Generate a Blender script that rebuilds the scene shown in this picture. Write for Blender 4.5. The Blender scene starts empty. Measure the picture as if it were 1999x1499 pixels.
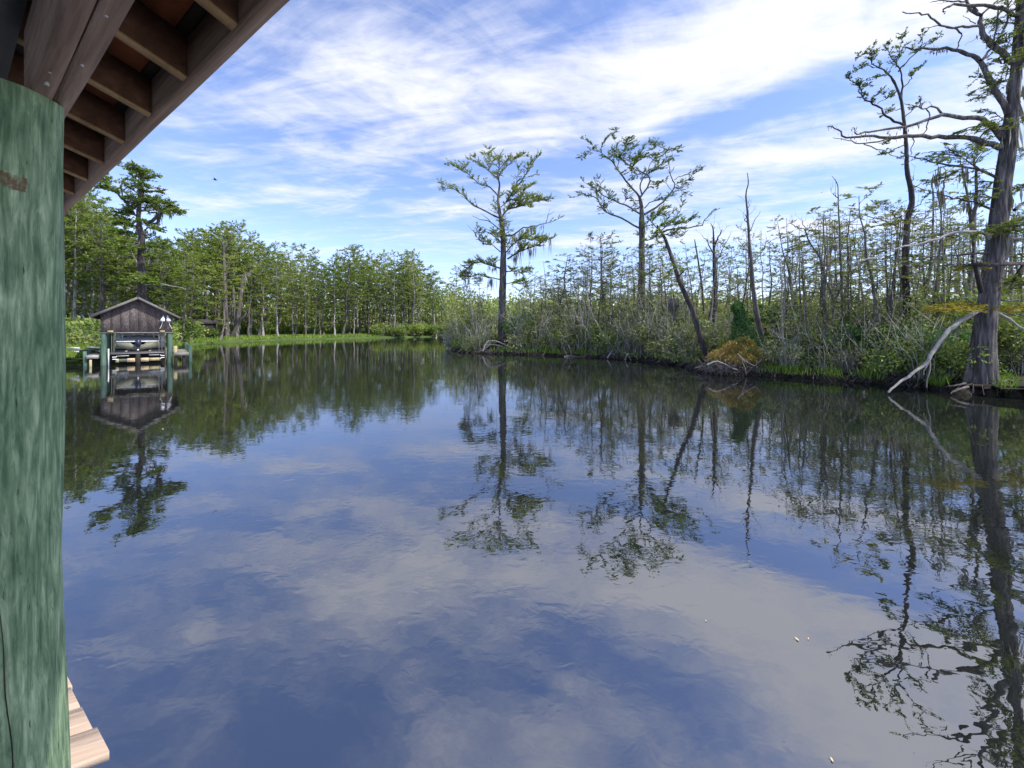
import bpy, math, random
import numpy as np
from mathutils import Vector, Matrix

C = bpy.context.scene.collection
scene = bpy.context.scene
R = math.radians

# ------------------------------------------------------------------ camera, sky, sun, exposure
EYE = 2.5            # metres above the water
FPX = 750.0          # focal length in photograph pixels (1999 wide)
HOR = 643.0          # row of the horizon in the photograph
cam_d = bpy.data.cameras.new("camera")
cam = bpy.data.objects.new("camera", cam_d); C.objects.link(cam)
cam.location = (0, 0, EYE); cam.rotation_euler = (R(90), 0, 0)
cam_d.sensor_width = 36.0
cam_d.lens = FPX / 1999 * 36.0
cam_d.shift_y = -(749.5 - HOR) / 1999
cam_d.clip_start = 0.05; cam_d.clip_end = 9000
scene.camera = cam

SUN_AZ, SUN_EL = R(112), R(52)
world = bpy.data.worlds.new("World"); scene.world = world
world.use_nodes = True
wn, wl = world.node_tree.nodes, world.node_tree.links
wn.clear()

def wnode(t, **kw):
    n = wn.new(t)
    for k, v in kw.items(): setattr(n, k, v)
    return n
def wmath(op, a, b=None, c=None):
    n = wn.new("ShaderNodeMath"); n.operation = op
    for i, x in enumerate((a, b, c)):
        if x is None: continue
        if isinstance(x, (int, float)): n.inputs[i].default_value = x
        else: wl.new(x, n.inputs[i])
    return n.outputs[0]

w_out = wnode("ShaderNodeOutputWorld"); w_bg = wnode("ShaderNodeBackground")
w_bg.inputs["Strength"].default_value = 0.135
wl.new(w_bg.outputs[0], w_out.inputs[0])
sky = wnode("ShaderNodeTexSky", sky_type='NISHITA')
sky.sun_disc = False
sky.sun_elevation = SUN_EL; sky.sun_rotation = SUN_AZ
sky.air_density = 1.0; sky.dust_density = 0.25; sky.ozone_density = 2.6; sky.altitude = 0
w_tc = wnode("ShaderNodeTexCoord"); w_sep = wnode("ShaderNodeSeparateXYZ")
wl.new(w_tc.outputs["Generated"], w_sep.inputs[0])
w_z = wmath('MAXIMUM', w_sep.outputs[2], 0.03)
w_u = wmath('DIVIDE', w_sep.outputs[0], w_z)
w_v = wmath('DIVIDE', w_sep.outputs[1], w_z)
w_uv = wnode("ShaderNodeCombineXYZ")
wl.new(w_u, w_uv.inputs[0]); wl.new(w_v, w_uv.inputs[1])
UV = w_uv.outputs[0]

def wnoise(scale, detail, rough, dist=0.0, rot=0.0, stretch=(1, 1), off=(0, 0)):
    m = wnode("ShaderNodeMapping", vector_type='TEXTURE')
    m.inputs["Location"].default_value = (off[0], off[1], 0)
    m.inputs["Rotation"].default_value = (0, 0, R(rot))
    m.inputs["Scale"].default_value = (stretch[0], stretch[1], 1)
    wl.new(UV, m.inputs["Vector"])
    t = wnode("ShaderNodeTexNoise")
    t.inputs["Scale"].default_value = scale; t.inputs["Detail"].default_value = detail
    t.inputs["Roughness"].default_value = rough; t.inputs["Distortion"].default_value = dist
    wl.new(m.outputs[0], t.inputs["Vector"])
    return t.outputs[0]
def wblob(u, v, ru, rv, rot, amp):
    """one soft elongated bank of cloud on the cloud layer, in units of the layer's height"""
    m = wnode("ShaderNodeMapping", vector_type='TEXTURE')
    m.inputs["Location"].default_value = (u, v, 0)
    m.inputs["Rotation"].default_value = (0, 0, R(rot))
    m.inputs["Scale"].default_value = (ru, rv, 1)
    wl.new(UV, m.inputs["Vector"])
    g = wnode("ShaderNodeTexGradient", gradient_type='SPHERICAL')
    wl.new(m.outputs[0], g.inputs[0])
    s = wmath('SMOOTH_MIN', g.outputs[1], 0.7, 0.3)
    return wmath('MULTIPLY', s, amp)

CLOUDS = [  # u, v, half length, half width, turn, amount
    (0.30, 1.60, 1.8, 0.58, -14, 0.80),     # the broad bright bank
    (1.10, 1.15, 0.95, 0.55, -30, 1.15),    # its brightest end towards the sun
    (-0.75, 1.50, 1.0, 0.55, 8, 0.50),
    (0.3, 2.05, 0.9, 0.28, -8, 0.45),
    (-0.45, 2.15, 1.0, 0.30, 0, 0.30),
    (0.9, 0.62, 1.2, 0.60, 0, 0.95),        # overhead
    (-0.1, 0.80, 0.6, 0.30, 20, 0.40),
    (1.75, 2.15, 1.6, 0.42, -22, 0.85),     # second bank below the blue gap
    (1.9, 1.25, 0.5, 0.5, -40, 0.55),
    (1.0, 3.0, 2.4, 0.55, -8, 0.60),
    (2.6, 3.9, 2.6, 0.8, -8, 0.85),
    (0.8, 4.4, 2.0, 0.5, 0, 0.55),
    (-2.2, 3.0, 1.1, 0.26, -14, 0.52),
    (-1.55, 2.75, 0.8, 0.12, 14, 0.35),
    (-1.6, 2.2, 1.5, 0.25, 4, 0.36),
    (-0.8, 3.1, 1.4, 0.25, 0, 0.28),
    (-2.8, 1.9, 0.9, 0.4, 10, 0.40),
    (-1.5, 4.9, 2.2, 0.22, 0, 0.36),
    (1.10, 1.72, 0.75, 0.20, -41, -0.95),    # the blue gap under it
    (2.5, -1.0, 3.0, 1.2, 0, 0.6), (-1.5, -1.0, 2.5, 1.0, 20, 0.55),
]
cov = None
for c in CLOUDS:
    b = wblob(*c)
    cov = b if cov is None else wmath('ADD', cov, b)
n_big = wnoise(1.7, 9, 0.60, 0.9, -12, (1.7, 1.0), (3.1, 1.2))
n_str = wnoise(3.6, 8, 0.62, 1.2, -16, (3.0, 0.9), (7.3, 4.4))
n_fin = wnoise(5.5, 6, 0.62, 1.1, 25, (1.7, 1.0), (1.3, 9.4))
nz = wmath('ADD', wmath('MULTIPLY', n_big, 1.15), wmath('ADD', wmath('MULTIPLY', n_str, 0.85), wmath('MULTIPLY', n_fin, 0.55)))
nz = wmath('SUBTRACT', nz, 1.275)
dens = wmath('ADD', wmath('MULTIPLY', cov, 1.0), wmath('MULTIPLY', nz, 1.75))
mr = wnode("ShaderNodeMapRange", interpolation_type='SMOOTHSTEP')
mr.inputs["From Min"].default_value = -0.20; mr.inputs["From Max"].default_value = 1.25
wl.new(dens, mr.inputs["Value"])
opac = wmath('MULTIPLY', mr.outputs[0], 0.97)
fade = wnode("ShaderNodeMapRange", interpolation_type='SMOOTHSTEP')   # the layer thins out at the horizon
fade.inputs["From Min"].default_value = 0.03; fade.inputs["From Max"].default_value = 0.16
fade.inputs["To Min"].default_value = 0.25
wl.new(w_sep.outputs[2], fade.inputs["Value"])
opac = wmath('MULTIPLY', opac, fade.outputs[0])
w_tint = wnode("ShaderNodeMix", data_type='RGBA', blend_type='MULTIPLY')
w_tint.inputs["Factor"].default_value = 1.0
wl.new(sky.outputs[0], w_tint.inputs["A"]); w_tint.inputs["B"].default_value = (1.05, 0.99, 1.17, 1)
w_mix = wnode("ShaderNodeMix", data_type='RGBA')
wl.new(opac, w_mix.inputs["Factor"])
wl.new(w_tint.outputs["Result"], w_mix.inputs["A"])
w_mix.inputs["B"].default_value = (4.45, 4.5, 4.85, 1)
wl.new(w_mix.outputs["Result"], w_bg.inputs["Color"])

sun_d = bpy.data.lights.new("sun", 'SUN'); sun_d.energy = 3.7; sun_d.angle = R(0.6); sun_d.color = (1.0, 0.94, 0.85)
sun = bpy.data.objects.new("sun", sun_d); C.objects.link(sun)
s_dir = Vector((math.cos(SUN_EL) * math.sin(SUN_AZ), math.cos(SUN_EL) * math.cos(SUN_AZ), math.sin(SUN_EL)))
sun.rotation_euler = s_dir.to_track_quat('Z', 'Y').to_euler()
sun.location = (30, 0, 40)

scene.view_settings.view_transform = 'Standard'
scene.view_settings.look = 'None'
scene.view_settings.gamma = 1
scene.view_settings.use_curve_mapping = False
scene.view_settings.exposure = 0.85
scene.render.engine = 'CYCLES'
scene.cycles.max_bounces = 6
scene.cycles.use_denoising = True

# ------------------------------------------------------------------ helpers
rng = np.random.default_rng(7)
random.seed(7)
V = lambda *a: np.array(a, float)

def at(px, py, d):
    """the point seen at photograph pixel (px, py) at depth d"""
    return V((px - 999.5) / FPX * d, d, EYE - (py - HOR) / FPX * d)
def nrm(a):
    a = np.asarray(a, float)
    return a / np.maximum(np.linalg.norm(a, axis=-1, keepdims=True), 1e-9)

class MB:
    """collects triangles and quads; build() links them as one mesh object"""
    def __init__(s): s.v = []; s.f = []; s.n = 0
    def add(s, v, f):
        v = np.asarray(v, float).reshape(-1, 3); f = np.asarray(f, int)
        s.v.append(v); s.f.append(f + s.n); s.n += len(v)
        return s
    def tubes(s, P, rad, sides=5):
        """P (N,K,3) centre lines, rad (N,K) radii"""
        P = np.asarray(P, float); rad = np.asarray(rad, float)
        N, K, _ = P.shape
        if N == 0: return s
        T = np.empty_like(P)
        T[:, 1:-1] = P[:, 2:] - P[:, :-2] if K > 2 else T[:, 1:-1]
        T[:, 0] = P[:, 1] - P[:, 0]; T[:, -1] = P[:, -1] - P[:, -2]
        T = nrm(T)
        ref = np.where(np.abs(T[:, :1, 2:3]) > .8, V(1, 0, 0), V(0, 0, 1)) * np.ones((N, K, 1))
        A = nrm(np.cross(T, ref)); B = np.cross(T, A)
        a = np.arange(sides) / sides * 2 * np.pi
        ring = P[:, :, None] + rad[:, :, None, None] * (A[:, :, None] * np.cos(a)[None, None, :, None] + B[:, :, None] * np.sin(a)[None, None, :, None])
        idx = np.arange(N * K * sides).reshape(N, K, sides)
        q = np.stack([idx[:, :-1], np.roll(idx, -1, 2)[:, :-1], np.roll(idx, -1, 2)[:, 1:], idx[:, 1:]], -1)
        s.add(ring, q.reshape(-1, 4))
        return s
    def tube(s, pts, r0, r1=None, sides=8, rough=0.0, cap=False):
        pts = np.asarray(pts, float); K = len(pts)
        rad = np.asarray(r0, float) if np.ndim(r0) else np.linspace(r0, r0 if r1 is None else r1, K)
        n0 = s.n
        s.tubes(pts[None], rad[None], sides)
        if rough:
            v = s.v[-1]; c = np.repeat(pts, sides, 0)
            s.v[-1] = c + (v - c) * (1 + rough * rng.normal(size=(len(v), 1)))
        if cap:
            for e, k in ((0, 0), (1, K - 1)):
                ids = n0 + k * sides + np.arange(sides)
                c = len(s.f)
                s.v.append(pts[k][None]); m = s.n; s.n += 1
                s.f.append(np.stack([np.roll(ids, -1) if e == 0 else ids, ids if e == 0 else np.roll(ids, -1), np.full(sides, m)], -1))
        return s
    def leaves(s, c, d, nor, L, W):
        """rhombic leaf faces at c, along d, facing nor"""
        c = np.asarray(c, float); N = len(c)
        if N == 0: return s
        d = nrm(d); sd = nrm(np.cross(d, nor))
        L = np.broadcast_to(L, (N,))[:, None]; W = np.broadcast_to(W, (N,))[:, None]
        up = np.cross(sd, d)
        v = np.stack([c - d * L * .5, c + sd * W * .5 + up * W * .12, c + d * L * .5, c - sd * W * .5 + up * W * .12], 1)
        return s.add(v, np.arange(N * 4).reshape(N, 4))
    def box(s, lo, hi, jit=0.0):
        x0, y0, z0 = lo; x1, y1, z1 = hi
        v = np.array([[x0, y0, z0], [x1, y0, z0], [x1, y1, z0], [x0, y1, z0], [x0, y0, z1], [x1, y0, z1], [x1, y1, z1], [x0, y1, z1]], float)
        if jit: v = v + rng.normal(size=v.shape) * jit
        return s.add(v, [[3, 2, 1, 0], [4, 5, 6, 7], [0, 1, 5, 4], [1, 2, 6, 5], [2, 3, 7, 6], [3, 0, 4, 7]])
    def beam(s, a, b, w, h, up=(0, 0, 1)):
        """a squared timber from a to b, w wide and h deep (centre line)"""
        a = np.asarray(a, float); b = np.asarray(b, float)
        t = nrm(b - a); sd = nrm(np.cross(t, up)); u = np.cross(sd, t)
        v = [p + sd * x * w / 2 + u * y * h / 2 for p in (a, b) for x, y in ((-1, -1), (1, -1), (1, 1), (-1, 1))]
        return s.add(v, [[0, 1, 2, 3], [7, 6, 5, 4], [0, 4, 5, 1], [1, 5, 6, 2], [2, 6, 7, 3], [3, 7, 4, 0]])
    def prism(s, poly, a, b):
        """poly: 2d outline mapped by function; a, b functions (x,y)->point for the two ends"""
        n = len(poly)
        v = [a(*p) for p in poly] + [b(*p) for p in poly]
        s.add(v, [[i, (i + 1) % n, n + (i + 1) % n, n + i] for i in range(n)])
        base = s.n - 2 * n
        for off, rev in ((0, True), (n, False)):
            for i in range(1, n - 1):
                t = [base + off, base + off + i, base + off + i + 1]
                s.f.append(np.array([t[::-1] if rev else t]))
        return s
    def mesh(s, name, mat, smooth=False):
        me = bpy.data.meshes.new(name)
        if s.n:
            v = np.concatenate(s.v)
            loops = np.concatenate([f.reshape(-1) for f in s.f])
            tot = np.concatenate([np.full(len(f), f.shape[1]) for f in s.f])
            st = np.concatenate([[0], np.cumsum(tot)[:-1]])
            me.vertices.add(len(v)); me.vertices.foreach_set("co", v.astype(np.float32).ravel())
            me.loops.add(len(loops)); me.loops.foreach_set("vertex_index", loops.astype(np.int32))
            me.polygons.add(len(tot)); me.polygons.foreach_set("loop_start", st.astype(np.int32))
            me.polygons.foreach_set("loop_total", tot.astype(np.int32))
            if smooth: me.polygons.foreach_set("use_smooth", np.ones(len(tot), bool))
            me.update(calc_edges=True); me.validate()
        me.materials.append(mat)
        return me
    def shifted(s, o):
        s.v = [v - np.asarray(o, float) for v in s.v]; return s
    def build(s, name, mat, parent=None, smooth=False, kind=None, loc=None, label=None):
        o = bpy.data.objects.new(name, s.mesh(name, mat, smooth)); C.objects.link(o)
        if parent is not None: o.parent = parent
        if loc is not None: o.location = loc
        if kind: o['kind'] = kind
        if label: o['label'] = label
        return o

def tag(o, label=None, cat=None, group=None, kind=None):
    if label: o['label'] = label
    if cat: o['category'] = cat
    if group: o['group'] = group
    if kind: o['kind'] = kind
    return o
def thing(name, label, cat, loc=(0, 0, 0), rz=0.0, group=None, kind=None):
    o = bpy.data.objects.new(name, None); C.objects.link(o)
    o.location = loc; o.rotation_euler = (0, 0, rz); o.empty_display_size = .2
    return tag(o, label, cat, group, kind)
def copy_tree(o, parent=None):
    c = o.copy(); C.objects.link(c)
    if parent is not None: c.parent = parent
    for ch in list(o.children): copy_tree(ch, c)
    return c

def smooth_path(pts, n=None, jit=0.0):
    """Catmull-Rom through pts (K,m)"""
    p = np.asarray(pts, float)
    if len(p) < 3:
        n = n or 4
        t = np.linspace(0, 1, n)[:, None]
        q = p[0] * (1 - t) + p[1] * t
    else:
        n = n or (len(p) - 1) * 3 + 1
        e = np.concatenate([[2 * p[0] - p[1]], p, [2 * p[-1] - p[-2]]])
        s = np.linspace(0, len(p) - 1 - 1e-6, n); i = s.astype(int); f = (s - i)[:, None]
        a, b, c, d = e[i], e[i + 1], e[i + 2], e[i + 3]
        q = .5 * (2 * b + (c - a) * f + (2 * a - 5 * b + 4 * c - d) * f ** 2 + (3 * b - a - 3 * c + d) * f ** 3)
    if jit:
        k = rng.normal(size=q.shape) * jit; k[0] = 0; q = q + k
    return q
def path_points(path, s):
    path = np.asarray(path); seg = np.linalg.norm(np.diff(path, axis=0), axis=1)
    cum = np.concatenate([[0], np.cumsum(seg)]); L = cum[-1]
    i = np.clip(np.searchsorted(cum, s * L) - 1, 0, len(seg) - 1)
    f = ((s * L - cum[i]) / np.maximum(seg[i], 1e-9))[:, None]
    return path[i] * (1 - f) + path[i + 1] * f, nrm(path[i + 1] - path[i]), L

def foliate(leaf, wood, path, start=.25, per_m=4.0, twig=.9, ll=.3, lw=.1, nl=12, up=.25, flat=.45, tw_r=.012, spread=.8):
    """side twigs with two ranks of leaves along the outer part of a limb"""
    L0 = np.linalg.norm(np.diff(path, axis=0), axis=1).sum()
    n = max(3, int(L0 * (1 - start) * per_m))
    s = np.concatenate([rng.uniform(start, 1, n), np.ones(2)]); n += 2
    p, t, _ = path_points(path, s)
    side = nrm(np.cross(t, V(0, 0, 1)) + 1e-6) * rng.choice([-1, 1], n)[:, None]
    side[-2:] *= .3
    d = nrm(side * spread + t * .55 + V(0, 0, 1) * up + rng.normal(size=(n, 3)) * .25)
    L = twig * rng.uniform(.45, 1.25, n) * (1 - .45 * (s - start) / (1 - start + 1e-6))
    m = p + d * L[:, None] * .5 + V(0, 0, 1) * (.05 * L[:, None])
    e = p + d * L[:, None]
    if wood is not None: wood.tubes(np.stack([p, m, e], 1), np.stack([np.full(n, tw_r * 1.4), np.full(n, tw_r), np.full(n, tw_r * .4)], 1), 3)
    u = rng.uniform(.12, 1.05, (n, nl))
    pos = p[:, None] + d[:, None] * (L[:, None] * u)[..., None]
    tz = np.cross(d, V(0, 0, 1))
    tz = nrm(tz)[:, None] * rng.choice([-1, 1], (n, nl))[..., None]
    ld = nrm(d[:, None] * .6 + tz * .8 + rng.normal(size=(n, nl, 3)) * .3 + V(0, 0, .1))
    Ls = ll * rng.uniform(.6, 1.3, (n, nl))
    pos = pos + ld * Ls[..., None] * .45
    nor = V(0, 0, 1) + rng.normal(size=(n, nl, 3)) * flat
    leaf.leaves(pos.reshape(-1, 3), ld.reshape(-1, 3), nor.reshape(-1, 3), Ls.ravel(), (lw * rng.uniform(.7, 1.3, (n, nl))).ravel())

def sub_limbs(path, per_m=.55, ln=2.2, start=.3):
    L0 = np.linalg.norm(np.diff(path, axis=0), axis=1).sum()
    n = max(2, int(L0 * (1 - start) * per_m))
    s = rng.uniform(start, .97, n); p, t, _ = path_points(path, s); out = []
    for i in range(n):
        sd = nrm(np.cross(t[i], V(0, 0, 1)) + 1e-6) * rng.choice([-1, 1])
        d = nrm(sd * .8 + t[i] * .7 + V(0, 0, .25) + rng.normal(size=3) * .25)
        L = ln * rng.uniform(.5, 1.2) * (1 - .4 * s[i])
        out.append(smooth_path([p[i], p[i] + d * L * .5 + V(0, 0, .08 * L), p[i] + d * L + V(0, 0, rng.normal() * .08 * L)], 5))
    return out

def hang_moss(mb, path, start=.2, per_m=5, ln=.8, w=.07):
    L0 = np.linalg.norm(np.diff(path, axis=0), axis=1).sum()
    n = max(4, int(L0 * (1 - start) * per_m))
    # clumps along the limb
    cs = rng.uniform(start, 1, max(2, n // 5))
    s = np.clip(rng.choice(cs, n) + rng.normal(size=n) * .03, 0, 1)
    p, t, _ = path_points(path, s)
    L = ln * rng.uniform(.25, 1.3, n)
    for k in range(2):
        q = p + rng.normal(size=(n, 3)) * V(.08, .08, .03)
        d = V(0, 0, -1) + rng.normal(size=(n, 3)) * .08
        mb.leaves(q + d * (L * .48)[:, None], d, rng.normal(size=(n, 3)) * V(1, 1, .1), L, w * rng.uniform(.5, 1.5, n))

def bare_twigs(wood, path, start=.2, per_m=1.5, ln=1.0, r=.015, up=.6, depth=2):
    L0 = np.linalg.norm(np.diff(path, axis=0), axis=1).sum()
    n = max(2, int(L0 * (1 - start) * per_m))
    s = rng.uniform(start, 1, n)
    p, t, _ = path_points(path, s)
    for _ in range(depth):
        n = len(p)
        a = rng.normal(size=(n, 3)); a -= (a * t).sum(1, keepdims=True) * t
        d = nrm(nrm(a) * .8 + t * .5 + V(0, 0, up))
        L = ln * rng.uniform(.4, 1.2, n)
        m = p + d * L[:, None] * .5 + rng.normal(size=(n, 3)) * .07 * L[:, None]
        e = p + d * L[:, None] + V(0, 0, 1) * (L * up * .25)[:, None]
        wood.tubes(np.stack([p, m, e], 1), np.stack([np.full(n, r), np.full(n, r * .7), np.full(n, r * .3)], 1), 3)
        k = rng.choice([0, 1], (n, 2))
        f = rng.uniform(.35, .9, (n, 2))[..., None]
        t = np.repeat(d, 2, 0)
        p = (m[:, None] * (1 - f) + e[:, None] * f).reshape(-1, 3)
        ln *= .6; r *= .6

# ------------------------------------------------------------------ materials
def new_mat(name):
    m = bpy.data.materials.new(name); m.use_nodes = True
    m.node_tree.nodes.clear()
    return m, m.node_tree.nodes, m.node_tree.links
def ramp(n, l, fac, stops):
    r = n.new("ShaderNodeValToRGB")
    while len(r.color_ramp.elements) < len(stops): r.color_ramp.elements.new(.5)
    for e, (p, c) in zip(r.color_ramp.elements, stops):
        e.position = p; e.color = (*c, 1) if len(c) == 3 else c
    l.new(fac, r.inputs[0])
    return r.outputs[0]
def noise(n, l, vec, scale, detail=4, rough=.55, stretch=(1, 1, 1), dist=0.0):
    mp = n.new("ShaderNodeMapping"); mp.inputs["Scale"].default_value = stretch
    l.new(vec, mp.inputs[0])
    t = n.new("ShaderNodeTexNoise"); t.inputs["Scale"].default_value = scale
    t.inputs["Detail"].default_value = detail; t.inputs["Roughness"].default_value = rough; t.inputs["Distortion"].default_value = dist
    l.new(mp.outputs[0], t.inputs["Vector"])
    return t.outputs[0]
def mix(n, l, fac, a, b, blend='MIX'):
    m = n.new("ShaderNodeMix"); m.data_type = 'RGBA'; m.blend_type = blend
    for s, x in (("Factor", fac), ("A", a), ("B", b)):
        if isinstance(x, (int, float)): m.inputs[s].default_value = x
        elif isinstance(x, tuple): m.inputs[s].default_value = (*x, 1)
        else: l.new(x, m.inputs[s])
    return m.outputs["Result"]
def mth(n, l, op, a, b=None, c=None):
    m = n.new("ShaderNodeMath"); m.operation = op
    for i, x in enumerate((a, b, c)):
        if x is None: continue
        if isinstance(x, (int, float)): m.inputs[i].default_value = x
        else: l.new(x, m.inputs[i])
    return m.outputs[0]

def leaf_mat(name, dark, light, dry=None, transl=.35, patch=.35):
    m, n, l = new_mat(name)
    out = n.new("ShaderNodeOutputMaterial"); geo = n.new("ShaderNodeNewGeometry"); tc = n.new("ShaderNodeTexCoord"); oi = n.new("ShaderNodeObjectInfo")
    fac = mth(n, l, 'ADD', mth(n, l, 'MULTIPLY', geo.outputs["Random Per Island"], .55), mth(n, l, 'MULTIPLY', noise(n, l, geo.outputs["Position"], patch, 3), .6))
    fac = mth(n, l, 'ADD', fac, mth(n, l, 'MULTIPLY', mth(n, l, 'SUBTRACT', oi.outputs["Random"], .5), .55))
    stops = [(.15, dark), (.85, light)]
    if dry: stops = [(.12, dark), (.72, light), (.97, dry)]
    col = ramp(n, l, fac, stops)
    d = n.new("ShaderNodeBsdfPrincipled"); d.inputs["Roughness"].default_value = .55; d.inputs["Specular IOR Level"].default_value = .25
    t = n.new("ShaderNodeBsdfTranslucent")
    l.new(col, d.inputs["Base Color"])
    l.new(mix(n, l, 1.0, col, (1.25, 1.2, .6), 'MULTIPLY'), t.inputs["Color"])
    ms = n.new("ShaderNodeMixShader"); ms.inputs[0].default_value = transl
    l.new(d.outputs[0], ms.inputs[1]); l.new(t.outputs[0], ms.inputs[2]); l.new(ms.outputs[0], out.inputs[0])
    return m
def rough_mat(name, stops, scale=3, stretch=(1, 1, 1), detail=6, bump=.3, rough=.85, scale2=None, vary=0.0, bdist=.02, coord="Object", spec=.2, rotz=0.0):
    m, n, l = new_mat(name)
    out = n.new("ShaderNodeOutputMaterial"); tc = n.new("ShaderNodeTexCoord"); geo = n.new("ShaderNodeNewGeometry"); oi = n.new("ShaderNodeObjectInfo")
    vec = tc.outputs["Object"] if coord == "Object" else geo.outputs["Position"]
    if rotz:
        rm = n.new("ShaderNodeMapping"); rm.inputs["Rotation"].default_value = (0, 0, rotz); l.new(vec, rm.inputs[0]); vec = rm.outputs[0]
    a = noise(n, l, vec, scale, detail, .62, stretch, .4)
    b = noise(n, l, vec, (scale2 or scale * .23), 3, .5, stretch)
    f = mth(n, l, 'ADD', mth(n, l, 'MULTIPLY', a, .65), mth(n, l, 'MULTIPLY', b, .35))
    if vary: f = mth(n, l, 'ADD', f, mth(n, l, 'MULTIPLY', mth(n, l, 'SUBTRACT', oi.outputs["Random"], .5), vary))
    col = ramp(n, l, f, stops)
    p = n.new("ShaderNodeBsdfPrincipled"); p.inputs["Roughness"].default_value = rough; p.inputs["Specular IOR Level"].default_value = spec
    l.new(col, p.inputs["Base Color"])
    if bump:
        bp = n.new("ShaderNodeBump"); bp.inputs["Strength"].default_value = bump; bp.inputs["Distance"].default_value = bdist
        l.new(a, bp.inputs["Height"]); l.new(bp.outputs[0], p.inputs["Normal"])
    l.new(p.outputs[0], out.inputs[0])
    return m

M = {}
M['bark_grey'] = rough_mat("bark_grey", [(.3, (.035, .030, .028)), (.5, (.105, .095, .087)), (.72, (.24, .225, .21))], 9, (1, 1, .12), 6, .9, .95, vary=.12, bdist=.05)
M['bark_dark'] = rough_mat("bark_dark", [(.3, (.016, .013, .013)), (.5, (.050, .043, .042)), (.66, (.115, .102, .10)), (.8, (.26, .24, .23))], 10, (1, 1, .10), 6, 1.0, .95, vary=.1, bdist=.06)
M['bark_big'] = rough_mat("bark_furrowed", [(.3, (.022, .019, .018)), (.45, (.065, .058, .056)), (.56, (.145, .132, .126)), (.7, (.27, .25, .24))], 11, (1, 1, .07), 7, 1.0, .95, scale2=3.0, bdist=.08)
M['bark_pale'] = rough_mat("bark_pale", [(.3, (.13, .12, .11)), (.55, (.29, .275, .255)), (.75, (.46, .445, .42))], 8, (1, 1, .15), 5, .6, .95, vary=.15, bdist=.03)
M['brush'] = rough_mat("brush", [(.3, (.15, .145, .135)), (.5, (.27, .265, .25)), (.75, (.50, .49, .47))], 2.0, (1, 1, .4), 4, 0, .95, coord="Position")
M['moss'] = leaf_mat("spanish_moss", (.10, .095, .08), (.30, .29, .25), transl=.2)
M['leaf_cypress'] = leaf_mat("leaf_cypress", (.07, .12, .02), (.22, .30, .065), (.29, .32, .09))
M['leaf_forest'] = leaf_mat("leaf_forest", (.075, .13, .024), (.24, .325, .075), (.32, .36, .12), patch=.16)
M['leaf_swamp'] = leaf_mat("leaf_swamp", (.085, .115, .05), (.235, .275, .125), (.30, .31, .19), patch=.3)
M['leaf_near'] = leaf_mat("leaf_near", (.045, .085, .018), (.15, .21, .045), (.26, .26, .05), patch=.5)
M['leaf_gold'] = leaf_mat("leaf_gold", (.12, .12, .015), (.28, .25, .03), (.36, .30, .05), patch=.8)
M['leaf_shrub'] = leaf_mat("leaf_shrub", (.06, .10, .024), (.19, .27, .060), (.28, .30, .10), patch=.5)
M['leaf_dark'] = leaf_mat("leaf_dark", (.022, .065, .018), (.09, .19, .05), patch=.8, transl=.3)
M['leaf_rust'] = leaf_mat("leaf_rust", (.08, .105, .025), (.30, .23, .060), (.60, .38, .15), patch=1.6)
M['grass'] = leaf_mat("grass_blades", (.08, .15, .022), (.20, .31, .05), (.28, .34, .09), patch=.3)
M['peat'] = rough_mat("peat_bank", [(.3, (.010, .009, .007)), (.55, (.028, .024, .018)), (.75, (.06, .055, .035))], 2.5, bump=.8, bdist=.1, coord="Position", rough=1)
M['meadow'] = rough_mat("meadow", [(.3, (.03, .05, .014)), (.6, (.07, .11, .03)), (.8, (.11, .15, .05))], .8, bump=.5, bdist=.1, coord="Position", rough=1)
M['wood_grey'] = rough_mat("wood_weathered", [(.25, (.10, .092, .085)), (.5, (.22, .205, .19)), (.75, (.38, .36, .335))], 6, (1, 5, 5), 6, .4, .9, vary=.2)
M['wood_grey_y'] = rough_mat("wood_weathered_long", [(.25, (.10, .092, .085)), (.5, (.22, .205, .19)), (.75, (.38, .36, .335))], 6, (5, 1, 5), 6, .4, .9, vary=.2)
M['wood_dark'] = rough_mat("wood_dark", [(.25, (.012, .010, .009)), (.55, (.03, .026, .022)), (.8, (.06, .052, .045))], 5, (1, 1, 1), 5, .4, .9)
M['gable'] = rough_mat("gable_plywood", [(.28, (.035, .026, .024)), (.48, (.085, .069, .064)), (.58, (.16, .14, .132)), (.72, (.36, .335, .32))], 12, (2.2, 1, .45), 9, .4, .9, scale2=1.0)
M['roofing'] = rough_mat("roofing", [(.3, (.028, .026, .026)), (.6, (.06, .056, .054)), (.8, (.11, .10, .095))], 10, bump=.5, rough=.95)
M['pile_green'] = rough_mat("pile_green", [(.25, (.022, .045, .034)), (.5, (.055, .10, .075)), (.75, (.13, .19, .145))], 6, (1, 1, .15), 6, .5, .9, vary=.15)
M['pale_paint'] = rough_mat("pale_paint", [(.25, (.30, .32, .36)), (.5, (.52, .55, .60)), (.75, (.72, .74, .78))], 4, (1, 1, .6), 5, .1, .6)
M['fascia'] = rough_mat("fascia_grey", [(.25, (.07, .064, .062)), (.5, (.125, .118, .112)), (.75, (.21, .20, .19))], 6, (1, 1, 1), 5, .3, .85)
M['hull'] = rough_mat("hull_olive", [(.3, (.10, .105, .075)), (.5, (.16, .165, .12)), (.75, (.24, .24, .19))], 3, (1, 1, 1), 4, .1, .5)
M['white'] = rough_mat("white_paint", [(.3, (.62, .62, .60)), (.6, (.78, .78, .76)), (.8, (.84, .84, .82))], 6, (1, 1, 1), 4, .05, .5)
M['motor'] = rough_mat("motor_navy", [(.3, (.012, .014, .035)), (.7, (.03, .034, .07))], 6, bump=.05, rough=.35, spec=.5)
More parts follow.
